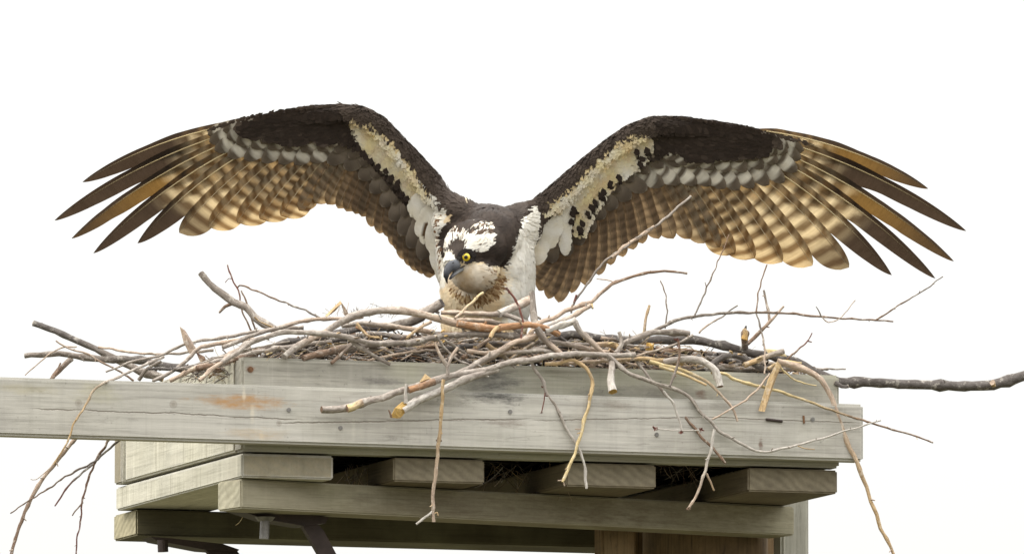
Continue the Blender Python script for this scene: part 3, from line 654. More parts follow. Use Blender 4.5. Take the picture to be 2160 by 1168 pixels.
A([([(1500, 785), (1530, 790), (1563, 804), (1653, 828), (1768, 869), (1822, 887), (1912, 914), (1968, 933)], 4.2, 1.8, -.03, -.065, 'y', 'b')], 'straight yellow twig slanting over the rail end to the right')
A([([(1490, 782), (1502, 770), (1527, 752), (1552, 749), (1581, 765), (1610, 777)], 9, 6.5, .02, .0, 'd', 'd')])
A([([(1570, 770), (1590, 762), (1624, 750), (1653, 740)], 7.5, 6.5, -.005, -.005, 't', 'g')])
A([([(1645, 772), (1667, 795), (1696, 808), (1722, 813)], 2.2, 1.5, -.045, -.045, 'y')])
A([([(1620, 778), (1650, 762), (1690, 766)], 5, 3.5, -.01, -.01, 't', 'y')])
A([([(1160, 722), (1233, 733), (1268, 742), (1300, 745)], 6.5, 5.5, .0, -.01, 'm', 'l')])
A([([(985, 740), (1044, 746), (1100, 742), (1143, 738), (1180, 745)], 5, 5.5, -.01, -.02, 'l', 'g')])
A([([(1150, 766), (1262, 762), (1349, 757), (1400, 761), (1440, 768)], 4.6, 5, -.012, -.02, 'l', 't')])
A([([(1258, 728), (1290, 725), (1306, 733)], 7, 7, .02, .0, 'l', 't')])
A([([(940, 735), (1000, 731), (1073, 723), (1146, 721)], 6.5, 7, .02, .03, 'd', 'm')])
A([([(1300, 745), (1312, 725), (1306, 700)], 6, 4, -.02, -.015, 'g')])
A([([(1268, 713), (1300, 716), (1316, 728)], 4, 3, .0, .0, 'l', 'd')])
A([([(780, 640), (820, 650), (860, 650)], .8, .5, .2, .2, 'p')])

# random fill that builds the body of the nest
top = [(330, 800), (400, 778), (470, 748), (560, 728), (640, 718), (720, 706), (900, 706), (1150, 706), (1300, 728), (1500, 746), (1640, 768), (1740, 800)]
for k in range(150):
    x = random.uniform(420, 1680); ln = random.uniform(70, 260); t_ = interp(top, x)
    Y = random.uniform(.02, .6); y = random.uniform(t_, t_ + 55)
    if x < 620 and Y > .2: Y = random.uniform(.03, .2)
    a = random.gauss(0, .2) + (-.25 if x < 700 else (.12 if x > 1400 else 0)); pts = []
    bend = random.uniform(-.15, .15)
    for q in range(5):
        u = q / 4 - .5; px = x + ln * u; py = y + ln * u * math.tan(a) + ln * bend * (u * u) * 2
        py = max(py, interp(top, px) - 2); pts.append((px, min(py, 778)))
    r = random.choice([2, 3, 3.5, 4.5, 5.5, 7]); c_ = random.choice('gmdmbgdkl')
    A([(pts, r * .8, r, Y, Y + random.uniform(-.03, .03), c_, random.choice('gmdb'))])
for k in range(34):
    x = random.uniform(600, 1560); t_ = interp(top, x); a = random.choice((-1, 1)) * random.uniform(.25, .8); ln = random.uniform(50, 110); Y = random.uniform(-.02, .08)
    cx_, cy_ = x, t_ + random.uniform(18, 45); dx_, dy_ = math.cos(a) * ln / 2, math.sin(a) * ln / 2
    P_ = [(cx_ - dx_, cy_ - dy_), (cx_ + random.uniform(-4, 4), cy_ + random.uniform(-5, 5)), (cx_ + dx_, cy_ + dy_)]
    P_ = [(p[0], max(interp(top, p[0]) - 8, min(p[1], 772))) for p in P_]
    rr = random.uniform(2.2, 6.5); A([(P_, rr, rr * .8, Y, Y + random.uniform(-.02, .03), random.choice('lgtmgb'), random.choice('glm'))], cut=random.choice((None, 't', 'y')))
tb = TB()
for k in range(900):
    x = random.uniform(400, 1700); Y = random.uniform(.045, .62); t_ = interp(top, x) + 8
    if x < 640: Y = random.uniform(.045, .25)
    y = random.uniform(t_, 800); ln = random.uniform(15, 70); a = random.gauss(0, .6)
    p = (x - ln / 2 * math.cos(a), y - ln / 2 * math.sin(a)); q = (x + ln / 2 * math.cos(a), y + ln / 2 * math.sin(a))
    r = random.uniform(.8, 2.6); tb.tube(path([p, q], r, r * .6, Y, Y + random.uniform(-.03, .03), random.choice('gmbtdk'), random.choice('mdb')), n=4, wig=.002, knob=False)
tb.build('loose_twigs', m_bark, nest, kind='stuff')
# dark lining: matted debris filling the box
tb = TB()
for k in range(1500):
    x = random.uniform(XL + .05, XR - .05); y = random.uniform(.05, DP - .03); z = random.uniform(ZB + .012, ZT - .01)
    a = random.random() * 6.28; ln = random.uniform(.02, .1); dz = random.uniform(-.015, .015)
    c_ = tuple(v * .45 for v in PAL[random.choice('kkdb')]); r = random.uniform(.001, .004)
    P = []
    for s_ in (-.5, 0, .5):
        P.append((min(XR - .045, max(XL + .045, x + math.cos(a) * ln * s_)), min(DP - .01, max(.045, y + math.sin(a) * ln * s_)), max(ZB + .008, z + dz * s_), r) + c_)
    tb.tube(P, n=4, knob=False)
m_debris = simple('dark_debris', (.032, .024, .018), .9, 0, .5, 120, .1)
tb.build('nest_lining', m_debris, nest, kind='stuff')
tb = TB()
for k in range(1500):
    x = random.choice((random.uniform(600, 1220), random.uniform(1180, 1640))); t_ = interp([(600, 735), (700, 716), (1200, 712), (1260, 738), (1500, 752), (1640, 775)], x)
    y = random.uniform(t_, 800); Y = random.uniform(.12, .6); ln = random.uniform(12, 60); a = random.gauss(0, .5)
    tb.tube(path([(x - ln / 2 * math.cos(a), y - ln / 2 * math.sin(a)), (x + ln / 2 * math.cos(a), y + ln / 2 * math.sin(a))], random.uniform(1.5, 5), random.uniform(1, 3), Y, Y + random.uniform(-.03, .03), random.choice('kkdbdm')), n=4, wig=.002, knob=False)
tb.build('matted_debris', m_debris, nest, kind='stuff')
# the packed bed of the nest: a thick lumpy slab of matter resting on the wire
bv = []; bf = []; NX, NY = 110, 64
for lay in (0, 1):
    for j in range(NY + 1):
        for i in range(NX + 1):
            x = XL + T + .003 + (XR - XL - 2 * T - .006) * i / NX; y = T + .003 + (DP - T - .006) * j / NY
            z = (ZB + .030 + .014 * noise.noise(Vector((x * 22, y * 22, 0))) + .008 * noise.noise(Vector((x * 90, y * 90, 4)))) if lay == 0 else (ZT - .03 + .015 * noise.noise(Vector((x * 20, y * 20, 8))) + .008 * noise.noise(Vector((x * 80, y * 80, 2))))
            bv.append((x, y, z))
for lay in (0, 1):
    o_ = lay * (NX + 1) * (NY + 1)
    for j in range(NY):
        for i in range(NX):
            k = o_ + j * (NX + 1) + i; q_ = (k, k + 1, k + NX + 2, k + NX + 1); bf.append(q_ if lay else q_[::-1])
o2 = (NX + 1) * (NY + 1)
for i in range(NX): bf.append((i, i + 1, i + 1 + o2, i + o2)); k = NY * (NX + 1) + i; bf.append((k + 1, k, k + o2, k + 1 + o2))
for j in range(NY): k = j * (NX + 1); bf.append((k + NX + 1, k, k + o2, k + NX + 1 + o2)); k += NX; bf.append((k, k + NX + 1, k + NX + 1 + o2, k + o2))
bed = mkmesh('nest_bed', bv, bf, m_debris, smooth=False, label='dark packed bed of old nest matter inside the box'); reparent(bed, nest)
# fine dry grass: wisps in the nest and hanging through the bottom
tb = TB()
def wisp(x, y, Y, ln, a, r, c_):
    P = []; b_ = random.uniform(-.4, .4)
    for q in range(5):
        u = q / 4; P.append((x + ln * u * math.cos(a + b_ * u), y + ln * u * math.sin(a + b_ * u)))
    tb.tube(path(P, r, r * .5, Y, Y + random.uniform(-.02, .02), c_), n=4, knob=False, wig=.001)
for k in range(300):
    x = random.uniform(430, 1650); wisp(x, interp(top, x) + random.uniform(5, 45), random.uniform(.0, .25), random.uniform(15, 60), random.gauss(0, .7) + random.choice((0, math.pi)), random.uniform(.5, 1.0), random.choice('tlytp'))
for k in range(260): wisp(random.uniform(620, 1500), random.uniform(722, 775), random.uniform(.02, .12), random.uniform(15, 55), random.gauss(0, .5) + random.choice((0, math.pi)), random.uniform(.7, 1.7), random.choice('tlbytmo'))
for k in range(40): wisp(random.uniform(690, 840), random.uniform(660, 672), .2, random.uniform(8, 28), -random.uniform(.6, 2.6), random.uniform(.35, .5), random.choice('pl'))
for k in range(90): wisp(random.uniform(725, 850), random.uniform(975, 1000), random.uniform(.1, .25), random.uniform(25, 75), random.uniform(.9, 2.4), random.uniform(.5, .9), random.choice('bmltm'))
for k in range(50): wisp(random.uniform(1030, 1200), random.uniform(975, 1000), random.uniform(.1, .3), random.uniform(25, 80), random.uniform(.4, 2.7), random.uniform(.5, 1.1), random.choice('blmt'))
for k in range(25): wisp(random.uniform(1395, 1500), random.uniform(975, 990), random.uniform(.1, .3), random.uniform(20, 50), random.uniform(.2, 2.9), .6, random.choice('blm'))
wisp(1160, 975, .1, 58, 1.65, 1.3, 't'); wisp(1060, 985, .06, 75, 2.2, 1.4, 'm'); wisp(512, 1090, .12, 22, 2.0, 1.2, 'y')
tb.build('dry_grass', m_bark, nest, kind='stuff')
#BIRD#
# ------------------------------------------------------------------ the osprey
bird = empty('osprey', bp(1020, 690, 0), 'brown and white osprey with wings raised and spread, crouching on the stick nest', 'bird')
# wing outlines in bird space: leading edge, and the two sides' feather layout
LEADL = [(150, 400), (174, 380), (230, 350), (280, 325), (340, 305), (400, 283), (460, 260), (520, 240), (580, 227), (640, 219), (700, 215), (740, 215), (775, 222), (800, 238), (835, 275), (870, 310), (905, 345), (935, 385), (952, 412), (985, 432)]
LEADR = [(1120, 430), (1142, 423), (1158, 400), (1198, 361), (1237, 326), (1276, 295), (1316, 265), (1347, 249), (1395, 241), (1450, 243), (1513, 251), (1580, 261), (1618, 273), (1678, 288), (1746, 308), (1821, 333), (1897, 361), (1959, 396)]
def wz(x, y):
    "depth of the wing surface: the trailing side lies further back, the hand sweeps back a little"
    if x < 1050: ly = interp(LEADL, x); r = max(0, (940 - x) / 830)
    else: ly = interp(LEADR, x); r = max(0, (x - 1150) / 850)
    d = max(0, y - ly)
    return 18 + 50 * math.sin(min(1, r) * 2.2) - 70 * r * r - .30 * d
BROWN = (.088, .066, .053); DARK = (.026, .017, .013); BLACK = (.016, .011, .009)
CREAM = (.82, .71, .42); WHITE = (.80, .78, .72); WARM = (.74, .60, .36)
BARL = (.74, .68, .52); BARD = (.155, .112, .066); SEC = (.28, .225, .165); GOLD = (.20, .13, .048); PRIM = (.056, .043, .036)
polyBL = [(513, 250), (560, 232), (640, 225), (720, 226), (741, 250), (752, 270), (773, 289), (754, 310), (718, 294), (690, 298), (673, 288), (628, 300), (598, 293), (560, 284), (528, 282), (513, 270)]
polyCL = [(741, 252), (771, 259), (801, 274), (831, 301), (858, 331), (880, 361), (899, 395), (930, 430), (892, 418), (873, 420), (854, 396), (831, 366), (801, 342), (771, 308), (756, 282)]
polyBR = [(1375, 258), (1387, 298), (1363, 332), (1385, 330), (1418, 312), (1436, 325), (1450, 338), (1493, 330), (1540, 326), (1580, 322), (1610, 318), (1627, 282), (1600, 262), (1500, 250), (1400, 246)]
polyCR = [(1371, 281), (1331, 285), (1292, 304), (1253, 342), (1213, 381), (1158, 428), (1140, 450), (1195, 440), (1206, 488), (1229, 495), (1250, 450), (1272, 415), (1292, 389), (1324, 362), (1355, 345), (1375, 306)]
SPOTS = [(758, 312), (768, 322), (784, 338), (801, 350), (817, 360), (830, 374), (840, 392), (850, 408), (861, 418), (775, 330), (842, 382),
         (1347, 345), (1302, 373), (1284, 386), (1270, 402), (1264, 410), (1253, 424), (1245, 434), (1237, 448), (1226, 468), (1220, 482), (1208, 440), (1205, 450), (1202, 466), (1340, 320), (1362, 315), (1352, 333)]
def wingcol(x, y, j=2.2):
    jx = x + nz(x, y, 3, .09) * j * 2.4; jy = y + nz(x, y, 9, .09) * j * 2.4
    for s in SPOTS:
        if (jx - s[0]) ** 2 + (jy - s[1]) ** 2 < 42: return DARK
    L = x < 1050
    if inpoly(jx, jy, polyCL if L else polyCR):
        t = .5 + .9 * nz(x, y, 0, .03)
        ly = interp(LEADL if L else LEADR, x)
        return lerp(WHITE, CREAM if nz(x, y, 5, .06) < .15 else WARM, max(0, min(1, t + .15)))
    if inpoly(jx, jy, polyBL if L else polyBR): return lerp(DARK, BROWN, max(0, nz(x, y, 2, .12)) * .55)
    ly = interp(LEADL if L else LEADR, x)
    if nz(x, y, 31, .35) > .05 and inpoly(x, y + 9, polyCL if L else polyCR): return WARM
    return lerp(BROWN, DARK, .3 + .5 * nz(x, y, 1, .05))

def feather(name, base, tip, w0, w1, bow, side, colf, mat, zoff=0., outer=.3, pointed=False, shaft=True, nu=30, nv=9, lift=5., wfade=(.42, .62), tround=.16, zf=wz, ragged=0., shcol=None, shr=1.3):
    """one vaned feather. side=+1: the outer vane lies to the left of base->tip as seen in the photo; bow bends it"""
    bx, by = base; tx, ty = tip; dx, dy = tx - bx, ty - by; L = math.hypot(dx, dy); dx /= L; dy /= L
    ox, oy = (-dy, dx) if side > 0 else (dy, -dx)
    seed = random.random() * 99
    def cl(u):
        b_ = 4 * u * (1 - u) * bow * L
        return bx + dx * L * u + ox * b_, by + dy * L * u + oy * b_
    vs = []; cs = []; uv = []; fs = []; shp = []
    for i in range(nu + 1):
        u = 1 - (1 - i / nu) ** 1.25; u = min(1., u)
        x, y = cl(u); x2, y2 = cl(min(1.02, u + .02)); x1, y1 = cl(u - .02); tl = math.hypot(x2 - x1, y2 - y1); ex, ey = (x2 - x1) / tl, (y2 - y1) / tl
        nx_, ny_ = (-ey, ex) if side > 0 else (ey, -ex)
        w = w0 + (w1 - w0) * sm(wfade[0], wfade[1], u)
        w *= min(1, (u / .12) ** .6 if u > 0 else .25) if u < .12 else 1
        if pointed: k = max(0, (u - .62) / .38); w *= max(0., 1 - k ** 2.2) ** .72 * (.72 + .28 * sm(0, .7, u))
        elif u > 1 - tround: w *= max(0., 1 - ((u - 1 + tround) / tround) ** 2) ** .5
        if i == nu: w = .6
        shp.append((x, y, u))
        for j in range(nv):
            v = -1 + 2 * j / (nv - 1)                      # +1 outer edge
            d = v * (outer if v > 0 else 1 - outer) * w
            if abs(v) == 1 and ragged: d *= 1 - ragged * max(0, noise.noise(Vector((seed, u * 14, v))))
            px, py = x + nx_ * d, y + ny_ * d
            # vane droops behind the shaft, tip round in plan: outer rows pulled back
            z = zf(px, py) + zoff + lift * v * (1 if v > 0 else .8) * min(1, w / 30) + 1.5 * (1 - abs(v))
            vs.append(bp(px - ex * abs(v) ** 2 * w * .10, py - ey * abs(v) ** 2 * w * .10, z)); cs.append(colf(u, v, px, py)); uv.append((u, (v + 1) / 2 * .3 + seed))
    for i in range(nu):
        for j in range(nv - 1):
            a = i * nv + j; fs.append((a, a + 1, a + nv + 1, a + nv))
    o = mkmesh(name, vs, fs, mat, cols=cs, uvs=uv); reparent(o, bird)
    if shaft:
        tb = TB(); sc_ = shcol or (.42, .33, .20); P = []
        for x, y, u in shp[2::3]:
            w = bp(x, y, zf(x, y) + zoff + 2.6); P.append((w.x, w.y, w.z, (shr * (1 - .75 * u)) / K) + lerp(sc_, colf(u, 0, x, y), sm(.45, .95, u) * .8 + .15))
        if len(P) > 2:
            tb.tube(P, n=5, wig=0, rough=0, knob=False, seed=1); s_ = mkmesh('shaft', tb.v, tb.f, m_covert, cols=tb.c, uvs=tb.uv); reparent(s_, o)
    return o

def bars(u, v, n_, ph, soft=.18, skew=.05):
    q = (u * n_ + ph + skew * n_ * .3 * abs(v)) % 1.
    return sm(.5 - soft, .5 + soft * .2, q) * (1 - sm(1 - soft, 1, q))
def primcol(i, golden):
    s = random.random() * 50
    def f(u, v, x, y):
        n1 = nz(x, y, s, .03)
        b = bars(u + .012 * n1, v, 12, .95 + i * .07, .12)
        pale = lerp(BARL, WARM, sm(.5, .95, u) * .35); bar = lerp(BARD, (.30, .19, .09), sm(.6, 1, u) * .5)
        if v > .1: pale = lerp(pale, BARD, .55)
        if v > .12 and i < 4: pale = lerp(pale, PRIM, 1. if i == 0 else sm(.3, .5, u))
        barred = lerp(pale, bar, b * .95)
        if i <= 1: dk = sm(.26, .48, u)
        elif i == 2: dk = sm(.40, .58, u)
        elif i == 3: dk = sm(.54, .68, u)
        elif i == 4: dk = sm(.62, .78, u)
        elif i == 5: dk = sm(.74, .9, u) * .7
        else: dk = sm(.80, 1., u) * .25
        if i >= 6: dkc = (.42, .29, .14)
        elif golden: dkc = lerp(GOLD, PRIM, sm(.55, .98, u) * .85) if v < .25 else PRIM
        else: dkc = lerp(PRIM, DARK, .35 * (v > .1))
        c = lerp(barred, dkc, dk)
        return lerp(c, tuple(k * .8 for k in c), .3 + n1 * .6)
    return f
def seccol(t):
    s = random.random() * 50
    def f(u, v, x, y):
        n1 = nz(x, y, s, .04); b = bars(u, v, 9, .3 + s, .25)
        base = lerp(lerp(BARL, SEC, .55), SEC, sm(0, .3, t)); lo = lerp(BARD, tuple(k * .42 for k in SEC), sm(0, .3, t))
        if t > .3: base = lerp(base, (.26, .21, .15), .35 * (v < .3))
        c = lerp(base, lo, b * .75)
        e = sm(.86, 1., u) * .35 + (sm(.75, 1, abs(v)) * .35)
        c = lerp(c, (.34, .24, .13), e)
        return lerp(c, tuple(k * .72 for k in c), .3 + n1 * .8)
    return f
def covcol(kind, t):
    s = random.random() * 50; dk_ = random.uniform(.72, 1.0)
    def f(u, v, x, y):
        n1 = nz(x, y, s, .05)
        if kind == 'pale':
            q = u + (s - 25) * .0022 + .02 * v * (1 if s > 25 else -1); b = (1 - sm(.36, .40, q)) * .7 + sm(.49, .53, q) * (1 - sm(.60, .64, q)) + sm(.78, .82, q); c = lerp(tuple(k * dk_ for k in (.84, .80, .71)), (.135, .108, .082), min(1, b)); c = lerp(c, (.32, .27, .21), sm(.3, 1, abs(v)) * .3)
        else:
            c = lerp((.30, .25, .20), (.125, .10, .078), sm(.3, .9, u)); c = lerp(c, (.50, .45, .36), sm(.93, 1, u) * .4 + sm(.85, 1, abs(v)) * .12)
        return lerp(c, tuple(k * .75 for k in c), .4 + n1)
    return f

def build_wing(L):
    side = 1 if L else -1                                    # which way 'outer' lies
    if L:
        pb = [(540, 256), (745, 275)]
        pt = [(174, 384), (115, 465), (151, 503), (197, 534), (290, 513), (378, 491), (440, 479), (500, 469), (548, 462), (592, 455)]
        sb = [(742, 278), (780, 310), (830, 360), (880, 420), (915, 480)]
        stp = [(632, 444), (664, 432), (691, 433), (711, 440), (730, 444), (748, 454), (764, 460), (781, 476), (801, 491), (815, 502), (827, 519), (840, 530), (849, 545), (861, 558), (874, 569), (889, 580), (908, 589), (917, 577)]
        gct = [(438, 284), (441, 300), (452, 318), (480, 332), (515, 338), (552, 343), (588, 346), (620, 347), (655, 342), (690, 345), (725, 356), (757, 378), (782, 408), (806, 437), (826, 468), (845, 498), (864, 525), (888, 550)]
        gcb = [(525, 262), (560, 266), (640, 262), (700, 268), (745, 290), (775, 318), (803, 345), (832, 380), (860, 412), (885, 445), (905, 480)]
        mct = [(470, 276), (478, 292), (498, 304), (530, 312), (565, 315), (600, 318), (635, 320), (670, 318), (705, 322), (735, 334), (760, 352), (785, 378), (806, 404), (828, 432), (850, 460)]
        mcb = [(540, 259), (600, 256), (680, 255), (745, 272), (775, 300), (810, 332), (840, 365), (870, 400)]
        gold = (2,)
    else:
        pb = [(1592, 274), (1392, 305)]
        pt = [(1958, 398), (2038, 487), (2012, 551), (1973, 587), (1881, 580), (1791, 564), (1714, 560), (1650, 553), (1592, 545), (1550, 536)]
        sb = [(1395, 308), (1350, 340), (1290, 385), (1230, 440), (1175, 500)]
        stp = [(1520, 524), (1488, 514), (1455, 506), (1422, 506), (1388, 502), (1357, 513), (1334, 529), (1314, 544), (1286, 557), (1261, 580), (1235, 603), (1207, 619), (1180, 637), (1156, 631), (1137, 615), (1124, 590)]
        gct = [(1696, 318), (1690, 336), (1682, 362), (1655, 385), (1622, 391), (1590, 397), (1560, 401), (1530, 398), (1500, 392), (1470, 390), (1435, 388), (1400, 392), (1365, 402), (1332, 420), (1302, 440), (1275, 462), (1252, 490), (1226, 518), (1198, 542), (1165, 556)]
        gcb = [(1602, 294), (1560, 280), (1500, 285), (1430, 295), (1390, 310), (1350, 340), (1310, 370), (1275, 402), (1240, 436), (1205, 472), (1160, 500)]
        mct = [(1664, 312), (1662, 322), (1640, 345), (1610, 356), (1575, 362), (1540, 362), (1505, 358), (1470, 355), (1435, 352), (1400, 354), (1370, 365), (1337, 384), (1307, 407), (1282, 432), (1255, 462)]
        mcb = [(1600, 290), (1540, 270), (1470, 275), (1400, 290), (1360, 310), (1320, 340), (1290, 366), (1265, 390), (1240, 420)]
        gold = (0, 2)
    for i, t in enumerate(pt):
        b_ = lerp(pb[0], pb[1], i / 9)
        w1 = (33, 35, 36, 38, 46, 60, 64, 64, 62, 58)[i]; w0 = (50, 56, 58, 60, 62, 64, 64, 62, 60, 58)[i]
        bow = (.055, .05, .05, .055, .06, .055, .05, .045, .04, .03)[i]
        feather('primary_feather', b_, t, w0, w1, bow, side, primcol(i, i in gold), m_flight, zoff=-6 + i * .2, outer=.24, pointed=i < 5, wfade=(.42, .64), tround=.13, ragged=.12 if i in gold else .03, shcol=(.62, .50, .28) if i < 5 else (.45, .36, .22), shr=1.9 if i < 5 else 1.2, nu=40)
    n_ = len(stp); rj = random.Random(3 if L else 4)
    for i, t in enumerate(stp):
        t = (t[0] + rj.uniform(-2.5, 2.5), t[1] + rj.uniform(-3, 3))
        f = i / (n_ - 1); b_ = polysample(sb, f)
        feather('secondary_feather', b_, t, (44 - 8 * f) * rj.uniform(.92, 1.08), (40 - 6 * f) * rj.uniform(.9, 1.1), -.02 - .05 * f if False else .02 + .05 * f, side, seccol(f), m_flight, zoff=-6 + .15 * i, outer=.36, tround=.14, shcol=(.2, .15, .1), shr=.9, nu=28, lift=6, ragged=.12)
    n_ = len(gct)
    for i, t in enumerate(gct):
        f = i / (n_ - 1); b_ = polysample(gcb, max(0, f * 1.02 - .02)); d = math.dist(b_, t)
        if d > 105: b_ = lerp(t, b_, 105 / d)
        feather('greater_covert', b_, t, 34, 34, .03, side, covcol('pale' if f < (.52 if L else .58) else 'dark', f), m_covert, zoff=1 + .1 * i, outer=.45, tround=.3, shaft=False, nu=18, nv=7, lift=2, ragged=.2)
    n_ = len(mct)
    for i, t in enumerate(mct):
        f = i / (n_ - 1); b_ = polysample(mcb, f); d = math.dist(b_, t)
        if d > 75: b_ = lerp(t, b_, 75 / d)
        feather('median_covert', b_, t, 32 if f < .56 else 27, 32 if f < .56 else 25, .03, side, covcol('pale' if f < .56 else 'dark', f), m_covert, zoff=7 + .1 * i, outer=.45, tround=.32, shaft=False, nu=16, nv=7, lift=2, ragged=.2)
build_wing(True); build_wing(False)
for side, tips, src in ((1, [(508, 286), (528, 297), (552, 302), (582, 306), (612, 310), (642, 306), (668, 303), (694, 310)], (560, 250)), (-1, [(1638, 322), (1620, 335), (1596, 340), (1566, 344), (1536, 344), (1506, 344), (1476, 350), (1448, 348), (1424, 340)], (1560, 270))):
    for i, t in enumerate(tips):
        b_ = (t[0] + side * 34, t[1] - 42) if i > 0 else (t[0] + side * 50, t[1] - 20)
        feather('lesser_covert', b_, (t[0] + random.uniform(-3, 3), t[1] + random.uniform(-3, 3)), 30, 28, .03, side, covcol('pale', 0), m_covert, zoff=12 + .1 * i, outer=.45, tround=.32, shaft=False, nu=14, nv=7, lift=2, ragged=.2)
# white axillar feathers at the wing roots
def whitef(u, v, x, y):
    n1 = nz(x, y, 4, .05); return lerp(WHITE, (.66, .60, .44), .25 + .5 * n1 + .3 * sm(.3, 0, u))
def spotw(u, v, x, y):
    r = ((u - .68) / .2) ** 2 + (v / .55) ** 2
    return (.10, .06, .03) if r < 1 else whitef(u, v, x, y)
for b_, t, w, s in [((905, 408), (862, 448), 34, 1), ((915, 420), (866, 458), 34, 1), ((918, 430), (882, 500), 34, 1), ((925, 430), (893, 516), 36, 1), ((930, 440), (910, 535), 34, 1), ((936, 450), (922, 575), 34, 1), ((940, 470), (930, 600), 26, 1), ((900, 400), (884, 470), 36, 1),
                    ((1170, 440), (1198, 492), 40, -1), ((1160, 445), (1170, 505), 42, -1), ((1150, 450), (1148, 520), 44, -1), ((1180, 435), (1204, 470), 38, -1), ((1185, 470), (1192, 540), 30, -1), ((1160, 470), (1160, 525), 34, -1), ((1135, 460), (1132, 560), 44, -1)]:
    feather('axillary_feather', b_, t, w, w, .05, s, spotw if t == (893, 516) else whitef, m_covert, zoff=24, outer=.5, tround=.4, shaft=False, nu=22, nv=7, lift=3, ragged=.35)

# ---- one continuous body: head, neck, trunk, both wing arms and legs
bm = bmesh.new()
def ell(x, y, z, rx, ry, rz, rot=0., rotx=0.):
    k = bmesh.ops.create_icosphere(bm, subdivisions=3, radius=1)['verts']
    ca, sa = math.cos(rot), math.sin(rot); cb, sb_ = math.cos(rotx), math.sin(rotx)
    for v in k:
        a, b_, c_ = v.co.x * rx, v.co.y * ry, v.co.z * rz
        b_, c_ = b_ * cb - c_ * sb_, b_ * sb_ + c_ * cb
        a, b_ = a * ca - b_ * sa, a * sa + b_ * ca
        v.co = bp(x + a, y + b_, z + c_)
def chain(P):
    for p, q in zip(P, P[1:]):
        n_ = max(2, int(math.dist(p[:3], q[:3]) / (min(p[3], q[3]) * .45)))
        for k in range(n_ + 1):
            s = lerp(p, q, k / n_); ell(s[0], s[1], s[2], s[3], s[3], s[3] * (s[4] if len(s) > 4 else 1))
ell(1002, 523, 118, 66, 60, 62)                 # skull
ell(975, 545, 150, 38, 36, 34)                  # face
ell(1000, 572, 136, 52, 46, 46)                 # cheeks and throat
ell(952, 552, 168, 20, 18, 20)
ell(1030, 508, 78, 62, 66, 60)
ell(1035, 500, 40, 72, 68, 70)                  # nape
ell(1022, 500, -10, 92, 70, 80)                 # mantle
ell(1030, 560, 30, 82, 80, 80)
ell(1020, 610, 20, 92, 90, 92)                  # breast
ell(1022, 680, -10, 92, 80, 90)
ell(1025, 560, -110, 84, 70, 150)               # back, away from the viewer
ell(1025, 590, -230, 60, 50, 120)
ell(1095, 560, 30, 34, 120, 40, -.04)           # white flank, right
ell(1108, 480, 26, 36, 50, 36, .4)
ell(945, 540, 0, 26, 90, 36, -.05)              # left flank
ell(938, 470, 10, 28, 40, 30)
for s in (-1, 1):                                # legs folded under the belly
    chain([(1022 + s * 42, 700, 0, 34), (1022 + s * 45, 745, 25, 16), (1022 + s * 46, 768, 10, 9)])
    for a in (-.5, 0, .5): chain([(1022 + s * 46, 768, 10, 7), (1022 + s * 46 + a * 50, 772, 48, 6), (1022 + s * 46 + a * 64, 782, 62, 2.5)])
LA = [(1000, 480, 0, 46, .8), (965, 448, 14, 34, .8), (935, 425, 22, 26, .8), (905, 382, 26, 26, .7), (868, 336, 34, 22, .7), (832, 296, 42, 20, .7), (800, 260, 48, 19, .65), (765, 240, 52, 18, .65), (720, 234, 54, 16, .6), (660, 236, 52, 15, .55), (600, 242, 48, 12, .5), (550, 247, 42, 8, .5), (500, 254, 38, 6, .5), (440, 272, 30, 4.5, .6), (385, 291, 22, 3.5, .6)]
RA = [(1060, 485, 0, 46, .8), (1095, 465, 14, 36, .8), (1130, 447, 22, 26, .8), (1165, 420, 26, 26, .7), (1205, 383, 32, 24, .7), (1245, 344, 40, 20, .7), (1290, 308, 46, 20, .65), (1330, 280, 50, 20, .65), (1375, 262, 54, 19, .6), (1430, 261, 54, 17, .6), (1490, 265, 50, 15, .55), (1550, 270, 44, 12, .5), (1600, 277, 36, 8, .5), (1650, 286, 34, 6, .5), (1710, 302, 26, 4.5, .6), (1765, 317, 18, 3.5, .6)]
chain(LA); chain(RA)
# thin skin of the wing under the coverts
for P_ in ([(600, 262), (680, 262), (745, 272), (780, 302), (815, 342), (850, 385), (885, 425), (920, 455)], [(620, 250), (700, 245), (760, 262)],
           [(1565, 300), (1500, 294), (1430, 290), (1385, 300), (1345, 325), (1305, 352), (1265, 388), (1225, 425), (1185, 460), (1150, 475)], [(1500, 281), (1440, 276), (1380, 287)]):
    for p, q in zip(P_, P_[1:]):
        m_ = int(math.dist(p, q) / 10) + 1
        for k in range(m_): c_ = lerp(p, q, k / m_); ell(c_[0], c_[1], wz(*c_) + 2, 24, 24, 8)
me = bpy.data.meshes.new('tmp'); bm.to_mesh(me); bm.free()
tmp = bpy.data.objects.new('tmp', me); COL.objects.link(tmp)
md = tmp.modifiers.new('r', 'REMESH'); md.mode = 'VOXEL'; md.voxel_size = .0023
ms_ = tmp.modifiers.new('s', 'SMOOTH'); ms_.factor = .5; ms_.iterations = 26
dg = bpy.context.evaluated_depsgraph_get(); ev = tmp.evaluated_get(dg); bme = bpy.data.meshes.new_from_object(ev)
bpy.data.objects.remove(tmp)
def tobird(p):
    v = p - CAM; d = v.dot(CF); z = (DB - d) * K
    return 1080 + FPX * v.dot(CR) / d, 584 - FPX * v.dot(CU) / d, z
PW1 = [(979, 504), (990, 494), (1005, 490), (1013, 474), (1020, 479), (1032, 487), (1039, 498), (1036, 512), (1030, 524), (1020, 533), (1005, 531), (994, 529), (981, 528), (978, 515)]
PW2 = [(956, 481), (968, 489), (985, 497), (982, 506), (966, 506), (955, 510), (944, 520), (937, 530), (932, 524), (936, 508), (946, 494), (952, 486)]
PLORE = [(936, 532), (944, 531), (952, 533), (960, 541), (962, 550), (950, 548), (938, 548)]
